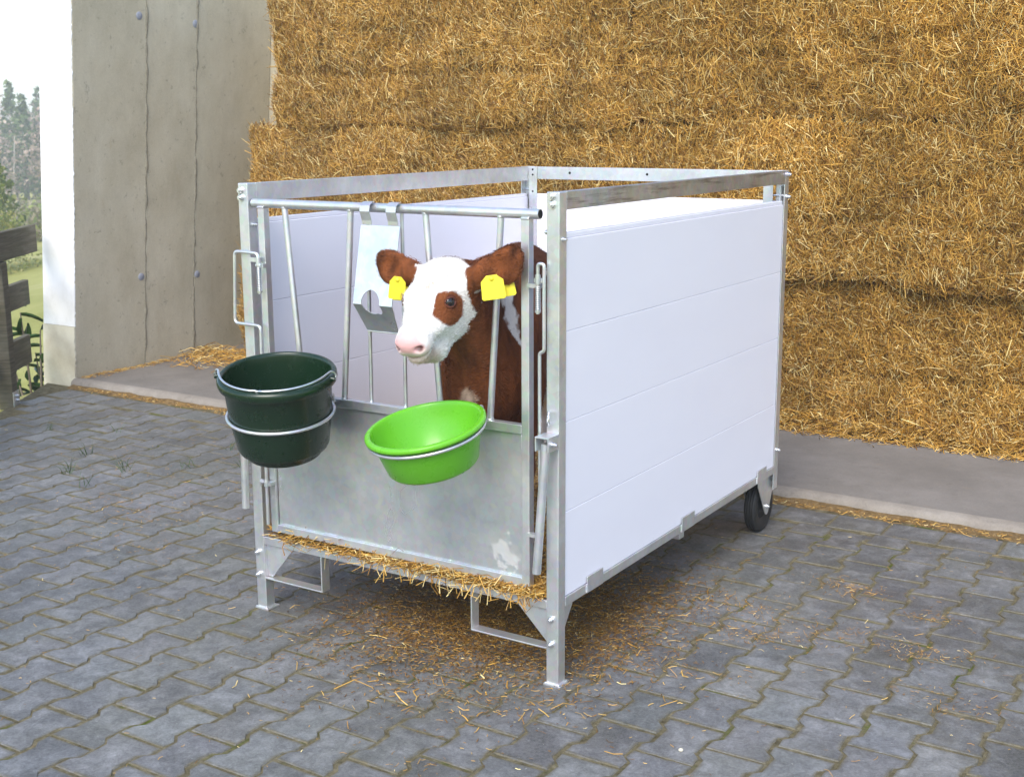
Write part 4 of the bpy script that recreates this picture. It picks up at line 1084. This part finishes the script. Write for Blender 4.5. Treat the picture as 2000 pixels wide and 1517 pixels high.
for sg in (-1, 1):
    out = unit(HR*sg*.93+HN*.25+HF*.22); e = EYE[sg]+out*.0045
    s_ = MB(); s_.ball(e+out*.0035, .0178, seg=20); eo = child(s_, 'eye', M['eye'], calf)
    t1 = unit(HF*.80+HN*.60); t1 = unit(t1-out*t1.dot(out)); t2 = np.cross(out, t1); t2 = t2*np.sign(t2.dot(HN))
    s_ = MB()
    for up in (1, -1):
        pth = [e+out*(.0115+.0035*math.sin(a))+t1*.0185*math.cos(a)+t2*up*(.0135 if up > 0 else .0130)*math.sin(a) for a in np.linspace(0, math.pi, 15)]
        s_.tube(pth, [.0014+.0012*math.sin(a) for a in np.linspace(0, math.pi, 15)], 8)
    child(s_, 'eyelids', M['lid'], eo)
    s_ = MB()
    for k in range(14):
        a = math.pi*(.12+.76*k/13); p = e+out*.0160+t1*.0185*math.cos(a)+t2*.0150*math.sin(a)
        s_.tube([p, p+out*.004+t2*.004+t1*.003*math.cos(a), p+out*.007+t2*.007+t1*.005*math.cos(a)], [.0005, .0004, .0001], 4)
    child(s_, 'eyelashes', M['lid'], eo)
# ear tags: blank yellow flags, front and back piece
def flag(c, ax_w, ax_h, th, w2, h2, name, tilt=0):
    aw, ah = Vector(ax_w).normalized(), Vector(ax_h).normalized(); nn = aw.cross(ah)
    out = [(-.42, 1.0), (.40, 1.0), (.95, .55), (1.0, -.86), (.86, -1), (-.90, -1), (-1, -.86), (-.92, .52)]
    pts = [Vector(c)+aw*x*w2+ah*y*h2-nn*th/2 for x, y in out]
    s_ = MB(); s_.prism(pts, nn*th); s_.ball(Vector(c)+ah*h2*.72, .007, (1, 1, 1), 10); return s_
viewn = unit([2.1, -2.9, .55])
for (c, upv, wv2, w2, h2, off) in ((np.array([1.022, -.083, 1.171]), np.array([-.16, .0, 1.0]), np.array([.88, .45, .10]), .0335, .0335, (.007, .040, .002)),
                              (np.array([.689, -.078, 1.147]), np.array([.10, 0, 1.0]), np.array([.95, .30, -.10]), .0262, .0335, (-.010, .030, -.008))):
    upv = unit(upv); wv2 = unit(wv2-upv*wv2.dot(upv))
    s_ = flag(c, wv2, upv, .0016, w2, h2, 'ear_tag'); child(s_, 'ear_tag', M['tagy'], calf, .0006)
    s_ = flag(c+np.array(off), unit(wv2+upv*.05), unit(upv-wv2*.05), .0016, w2*1.0, h2*.98, 'ear_tag'); child(s_, 'ear_tag', M['tagy'], calf, .0006)

# ------------------------------------------------------------------ bedding in the pen
def pen_h(x, y): return .262+.035*np.clip(y/.3, 0, 1)+.018*wav(np.stack([x, y, 0*x], 1), 2.2, 70)+.05*np.exp(-((x-1.05)/.12)**2)*np.clip((y-.03)/.2, 0, 1)
n = 60; u, v = np.meshgrid(np.linspace(.045, PW-.045, n), np.linspace(.042, PL-.07, n), indexing='ij')
hz = np.maximum(pen_h(u.ravel(), v.ravel())-.014, .2575)
i, j = np.meshgrid(np.arange(n-1), np.arange(n-1), indexing='ij'); b = (i*n+j).ravel()
bv = np.stack([u.ravel(), v.ravel(), hz], 1); bl_ = np.stack([b, b+n, b+n+1, b+1], 1)
Vs = [bv]; Ls = [bl_.ravel()]; Cs = [np.tile([.30, .155, .045], (len(bv), 1))]; nv = len(bv)
def addb(pos, dr, L, Wd, C, bend=.12):
    global nv
    Vb, Lb, Cb = blades(pos, dr, np.tile(np.array([[.02, .03, 1.0]]), (len(pos), 1)), L, Wd, C, bend); Vs.append(Vb); Ls.append(Lb+nv); Cs.append(Cb); nv += len(Vb)
n = 9000; x = rng.uniform(.05, PW-.05, n); y = PL*rng.random(n)**1.6*.95+.03; z = pen_h(x, y)+rng.uniform(-.004, .012, n)
dr = rdir(n, .22); L = np.clip(rng.lognormal(np.log(.055), .45, n), .02, .14); L = np.minimum(L, 1.4*np.minimum(x-.038, PW-.038-x)+.02)
addb(np.stack([x, y, z], 1), dr, L, rng.uniform(.003, .006, n), straw_col(n))
# fringe under the gate, thicker to the right, hanging over the rail
n = 2500; x = .052+(PW-.11)*rng.random(n)**.58; y = rng.uniform(-.008, .075, n); am = .25+.75*np.clip((x-.15)/.7, 0, 1)
z = .2628+rng.uniform(0, .024, n)*am+.001
dr = rdir(n, .16); L = np.clip(rng.lognormal(np.log(.052), .45, n), .02, .12); L = np.minimum(L, 1.5*np.minimum(x-.04, PW-.042-x)+.015)
addb(np.stack([x, y, z], 1), dr, L, rng.uniform(.0018, .0046, n), straw_col(n, .4, .3))
n = 75; x = .12+(PW-.19)*rng.random(n)**.6; y = rng.uniform(-.016, -.006, n); dr = np.stack([rng.normal(size=n)*.8, -.25+.2*rng.random(n)*0-.2*rng.random(n), -rng.uniform(.15, 1.0, n)], 1)
L = rng.uniform(.03, .085, n); addb(np.stack([x, y-.004, .262-.30*L*np.abs(norm(dr)[:, 2])], 1), dr, L, rng.uniform(.0018, .0042, n), straw_col(n, .2, .5), .3)
tag(quadmesh('bedding_straw', np.concatenate(Vs), np.concatenate(Ls), np.concatenate(Cs), M['straw']), 'golden bedding straw on the floor of the calf pen, spilling over the front rail', 'straw', kind='stuff')

# ------------------------------------------------------------------ chaff and straw bits on the paving
parts = []
def scatter(n, x, y, Lm, Ls_, dark, wr=(.0018, .0040), up=.10, z0=.0035, shade_tone=1.0):
    pos = np.stack([x, y, np.full(n, z0)+rng.uniform(0, .004, n)], 1)
    parts.append((pos, rdir(n, up), np.clip(rng.lognormal(np.log(Lm), Ls_, n), .006, .12), rng.uniform(*wr, n), straw_col(n, dark, .12)*shade_tone))
n = 15000; x = .70+rng.normal(size=n)*.24; y = .36+rng.normal(size=n)*.26; scatter(n, x, y, .010, .4, 3.2, (.0016, .0036), shade_tone=.62)  # dark brown chaff, toned down further to paint shade under the pen
n = 5500; x = 1.02+rng.normal(size=n)*.15; y = .52+rng.normal(size=n)*.30; scatter(n, x, y, .010, .4, 2.6, (.0015, .0034), shade_tone=.72)  # same here: pen shade put into the chaff colour
n = 800; x = .90+rng.normal(size=n)*.26; y = .22+rng.normal(size=n)*.28; scatter(n, x, y, .019, .45, .5, (.0014, .0030))
n = 70; x = .90+rng.normal(size=n)*.28; y = .02+rng.normal(size=n)*.26; scatter(n, x, y, .036, .4, .1, (.0025, .0048))
n = 1300; x = rng.uniform(-3.4, 2.8, n); y = rng.uniform(-1.6, 1.9, n); k = x > fence_x(y)+.15; x, y = x[k], y[k]; scatter(len(x), x, y, .011, .5, .4, (.0010, .0024))
for (cx, cy, s_x, n) in ((1.66, 1.22, .07, 260), (1.42, .86, .10, 260), (1.55, .65, .09, 260), (2.0, .80, .09, 220), (1.98, 1.10, .05, 120), (1.75, .80, .10, 140), (-1.2, .55, .22, 300), (-.9, .20, .15, 120), (-1.7, 1.0, .2, 130), (-1.0, 1.0, .15, 90), (1.45, .30, .1, 90), (2.15, .5, .12, 150), (1.15, -.6, .06, 50)):
    n = int(n*.65); scatter(n, cx+rng.normal(size=n)*s_x, cy+rng.normal(size=n)*s_x*.55, .012, .5, 1.2, (.0010, .0022), .25)
n = 1500; x = rng.uniform(-3.5, 3, n); y = 2.10-np.abs(rng.normal(size=n))*.05; scatter(n, x, y, .014, .5, .5, (.0015, .004), .2, .012)
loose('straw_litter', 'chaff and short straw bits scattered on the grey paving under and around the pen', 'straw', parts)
# a pebble
x, y = 1.65, -.16
s_ = MB((x, y, 0)); s_.ball((x, y, .005), .0068, (1, .9, .7), 12)
tag(s_.build('pebble', M['plinth']), 'small round white pebble lying on the paving in the right foreground', 'pebble')

# grass tufts in the joints at the left
gp = []; gV = []; gL = []; gC = []; gn = 0
for (x, y, n, hh) in ((-2.75, 1.30, 7, .09), (-2.4, 1.45, 6, .07), (-2.15, 1.05, 10, .10), (-1.95, .78, 14, .10), (-1.75, .95, 10, .11), (-1.70, .66, 7, .12), (-1.55, 1.15, 8, .08), (-1.32, 1.28, 12, .09), (-1.6, 1.5, 5, .07), (-1.25, 1.6, 5, .07), (-2.05, 2.08, 8, .08), (-1.75, 2.09, 8, .08), (-1.62, 2.08, 7, .09), (-2.2, .55, 6, .06), (-2.9, 1.0, 6, .07)):
    for _ in range(n):
        b0_ = np.array([x+rng.normal()*.018, y+rng.normal()*.018, -.003]); dv = np.array([rng.normal()*.45, rng.normal()*.45, 1.0]); l_ = hh*rng.uniform(.5, 1.1)
        p1 = b0_+unit(dv)*l_*.55; p2 = p1+unit(dv*np.array([2.0, 2.0, .7]))*l_*.5; sd_ = unit(np.cross(dv, [rng.normal(), rng.normal(), .1]))*.0013
        gV += [b0_-sd_, b0_+sd_, p1+sd_*.8, p1-sd_*.8, p2+sd_*.15, p2-sd_*.15]; gL += [gn, gn+1, gn+2, gn+3, gn+3, gn+2, gn+4, gn+5]; gn += 6
        gC += [np.array([.045, .10, .018])*rng.uniform(.7, 1.5)]*6
tag(quadmesh('grass_tufts', np.array(gV), np.array(gL), np.array(gC), M['leaf']), 'small green grass blades growing in the paving joints at the left', 'grass', kind='stuff')

# ------------------------------------------------------------------ wooden fence
fence = empty('wooden_fence', (-3.485, 1.57, 0), 'weathered brown plank fence ending at the white end of the barn wall', 'fence')
fd = Vector((FD[0], FD[1], 0)); fnn = Vector((FN[0], FN[1], 0))
def fbox(c, la, lb, th0, th1, z0, z1, dz=0, rag_=0):
    """box along the fence direction from la to lb"""
    s_ = MB(); c = Vector(c); vv = []
    for (l, t, z) in ((la, th0, z0), (lb, th0, z0), (lb, th1, z0), (la, th1, z0), (la, th0, z1), (lb, th0, z1), (lb, th1, z1), (la, th1, z1)):
        vv.append(c+fd*l+fnn*t+Vector((0, 0, z+dz*(l-la)/(lb-la))))
    s_.add(vv, [(0, 3, 2, 1), (4, 5, 6, 7), (0, 1, 5, 4), (1, 2, 6, 5), (2, 3, 7, 6), (3, 0, 4, 7)]); return s_
fc = Vector((-3.485, 1.575, 0))
for l0 in (0, -1.7):
    s_ = fbox(fc, l0-.045, l0+.045, -.045, .040, -.02, .842); po = child(s_, 'fence_post', M['wood'], fence, .006)
    s_ = fbox(fc, l0-.049, l0+.049, -.050, -.0455, -.10, .085); sh = child(s_, 'post_shoe', M['galv'], po, .001)
    s_ = MB(); c = fc+fd*(l0+.01)-fnn*.0503; s_.hexbolt(c+Vector((0, 0, .03)), -fnn, .010, .006); s_.hexbolt(c+Vector((0, 0, .055)), -fnn, .010, .006); child(s_, 'bolt', M['bolt'], sh)
for (z0, z1, lb) in ((.845, 1.012, .60), (.512, .668, .625), (.150, .330, .575)):
    s_ = fbox(fc, -2.3, lb, *((-.040, .005) if z0 > .8 else (.0405, .082)), z0, z1); child(s_, 'rail', M['wood'], fence, .006)

# ------------------------------------------------------------------ plants beyond the fence
def card_cloud(cen, rad, n, size, cols, seed, flat=.0, shell=.5):
    r_ = np.random.default_rng(seed); d = norm(r_.normal(size=(n, 3))); rr__ = r_.uniform(shell, 1, n)[:, None]**.6
    p = np.array(cen)+d*rr__*np.array(rad); p = p+np.array(rad)*.22*np.stack([wav(p/max(rad), 1.3, seed+k) for k in range(3)], 1)*d
    a = norm(r_.normal(size=(n, 3))); b = norm(np.cross(a, r_.normal(size=(n, 3)))); s = (size*r_.uniform(.5, 1.4, n))[:, None]
    V = np.stack([p-a*s-b*s*.2, p-b*s*.55, p+a*s, p+b*s*.55], 1).reshape(-1, 3)
    c = np.array(cols)[r_.integers(0, len(cols), n)]*r_.uniform(.7, 1.3, (n, 1)); return V, np.repeat(c, 4, 0)
# laurel bush with large dark leaves just behind the fence
bush = empty('laurel_bush', (-4.24, 2.2, -.55), 'dark green bush with large glossy leaves growing behind the wooden fence', 'bush')
lv = []; lc = []
r_ = np.random.default_rng(5)
for st in range(12):
    base = np.array([-4.24+r_.normal()*.10, 2.20+r_.normal()*.12, -.55]); top = base+np.array([r_.normal()*.10, r_.normal()*.12, r_.uniform(.55, 1.30)])
    s_ = MB(); s_.tube([base, (base+top)/2+np.array([.02, .0, 0]), top], [.010, .008, .004], 6); child(s_, 'stem', M['bark'], bush)
    for k in range(9):
        t = r_.uniform(.3, 1.02); p = base+(top-base)*t; dv = unit([r_.normal(), r_.normal(), .35+r_.normal()*.4]); up_ = unit(np.cross(dv, np.cross([0, 0, 1.0], dv)+r_.normal(size=3)*.3))
        sd_ = np.cross(dv, up_); L_ = r_.uniform(.09, .15); wd = L_*.20
        pr = [(0, .12), (.25, .85), (.5, 1.0), (.78, .62), (1.0, .03)]
        for (a, b) in zip(pr[:-1], pr[1:]):
            ca = p+dv*a[0]*L_-up_*.25*L_*a[0]**2; cb = p+dv*b[0]*L_-up_*.25*L_*b[0]**2
            for sg in (-1, 1):
                lv += [ca, cb, cb+sd_*sg*wd*b[1]+up_*.02*sg*sg, ca+sd_*sg*wd*a[1]+up_*.02]
                lc += [np.array([.022, .055, .012])*r_.uniform(.7, 1.5)]*4
lv = np.array(lv)-np.array(bush.location)
quadmesh('foliage', lv, np.arange(len(lv)), np.array(lc), M['shiny_leaf'], bush)
# bright green conifer and wood on the hillside
VD = np.array([-.806, .592, 0]); VS_ = np.array([.592, .806, 0])
def at(dist, off): 
    p = np.array([2.9, -2.95, 0])+VD*dist+VS_*off; p[2] = height(np.array([p[0]]), np.array([p[1]]))[0]; return p
def conifer(dist, off, hgt, rad, cols, lab, seed):
    b = at(dist, off); t_ = empty('spruce_tree', tuple(b), lab, 'tree', 'single trees on the slope')
    s_ = MB(); s_.tube([b+np.array([0, 0, -.3]), b+np.array([0, 0, hgt*.5]), b+np.array([0, 0, hgt])], [hgt*.02, hgt*.014, hgt*.003], 8); child(s_, 'trunk', M['bark'], t_)
    Vs, Cs = [], []
    for k in range(26):
        f_ = k/25; z = hgt*(.10+.9*f_); ra = rad*(1-f_)**.8+.1
        for q in range(max(4, int(11*(1-f_)))):
            a = rng.uniform(0, 6.28); V, C = card_cloud(b+np.array([math.cos(a)*ra*.6, math.sin(a)*ra*.6, z-ra*.15]), (ra*.42, ra*.42, hgt*.030), 40, hgt*.016, cols, seed+k*13+q); Vs.append(V); Cs.append(C)
    V = np.concatenate(Vs)-b; quadmesh('crown', V, np.arange(len(V)), np.concatenate(Cs), M['leaf'], t_)
GRN = [(.14, .20, .045), (.20, .25, .06), (.27, .29, .08)]; DGR = [(.10, .15, .055), (.13, .19, .075), (.17, .22, .09)]; TWG = [(.42, .31, .25), (.48, .38, .31), (.38, .29, .24), (.52, .41, .33)]
conifer(40, -1.2, 5.6, 1.5, GRN, 'bright green spruce standing alone in front of the wooded hillside', 900)
conifer(31, -.9, 2.6, 1.5, [(.30, .30, .08), (.22, .26, .06), (.36, .33, .12)], 'low yellowish green spruce below the wooded hillside', 950)
conifer(46, 2.5, 4.6, 1.5, GRN, 'bright green spruce hidden from here behind the white wall end', 990)
Vs, Cs = [], []; tV = MB()
r_ = np.random.default_rng(17)
for k in range(420):
    dist = r_.uniform(98, 255); off = r_.uniform(*((-.12, .09) if k < 230 else (-.55, .14)))*dist; b = at(dist, off)
    ever = r_.random() < .52; hgt = r_.uniform(6.0, 9.5)
    if ever:
        for q in range(9):
            f_ = q/8; ra = 1.9*(1-f_)+.3; V, C = card_cloud(b+np.array([0, 0, hgt*(.15+.85*f_)]), (ra, ra, hgt*.09), 70, .26, DGR, 3000+k*20+q); Vs.append(V); Cs.append(C)
    else:
        for q in range(7):
            ra = r_.uniform(.9, 1.6); V, C = card_cloud(b+np.array([r_.normal()*1.0, r_.normal()*1.0, hgt*r_.uniform(.25, .92)]), (ra, ra, ra*1.5), 80, .17, TWG, 9000+k*20+q, shell=.1); Vs.append(V); Cs.append(C)
    pale = (not ever) and r_.random() < .55
    c = np.array([.62, .58, .52]) if pale else np.array([.2, .16, .13]); wtr = .085 if pale else .08
    e1 = VS_*wtr; e2 = VD*wtr; z1 = np.array([0, 0, hgt*(.85 if not ever else .5)]); l_ = np.array([r_.normal()*.3, r_.normal()*.3, 0])
    cs_ = [b-e1-e2, b+e1-e2, b+e1+e2, b-e1+e2]; ct = [b+z1+l_+(x-b)*.3 for x in cs_]
    for i in range(4):
        Vs.append(np.array([cs_[i], cs_[(i+1) % 4], ct[(i+1) % 4], ct[i]])); Cs.append(np.tile(c, (4, 1)))
V = np.concatenate(Vs); tag(quadmesh('woodland', V, np.arange(len(V)), np.concatenate(Cs), M['leaf']), 'pale brown and green spring woodland covering the far hillside', 'woodland', kind='stuff')
# undergrowth on the slope
Vs, Cs = [], []
for k in range(130):
    dist = r_.uniform(40, 88); off = r_.uniform(-.10, .08)*dist; b = at(dist, off); ra = r_.uniform(.2, .8)*(.4+dist/60)
    V, C = card_cloud(b+np.array([0, 0, ra*.4]), (ra, ra, ra*.6), 220, .05+.0012*dist, [(.30, .26, .16), (.36, .30, .20), (.20, .24, .07), (.25, .28, .08)], 20000+k); Vs.append(V); Cs.append(C)
V = np.concatenate(Vs); tag(quadmesh('undergrowth', V, np.arange(len(V)), np.concatenate(Cs), M['leaf']), 'dry grass and low scrub on the slope beyond the fence', 'undergrowth', kind='stuff')

# ------------------------------------------------------------------ pale air
hm_ = bpy.data.materials.new('haze_air'); hm_.use_nodes = True; hn_ = hm_.node_tree
for x in list(hn_.nodes):
    if x.type != 'OUTPUT_MATERIAL': hn_.nodes.remove(x)
pv = hn_.nodes.new('ShaderNodeVolumePrincipled'); pv.inputs['Color'].default_value = (.95, .97, 1, 1); pv.inputs['Density'].default_value = HAZE; pv.inputs['Anisotropy'].default_value = .1
hn_.links.new(pv.outputs[0], [x for x in hn_.nodes if x.type == 'OUTPUT_MATERIAL'][0].inputs['Volume'])
s_ = MB(); s_.box((-430, -310, -9.5), (310, 410, 16)); tag(s_.build('haze', hm_), kind='stuff')
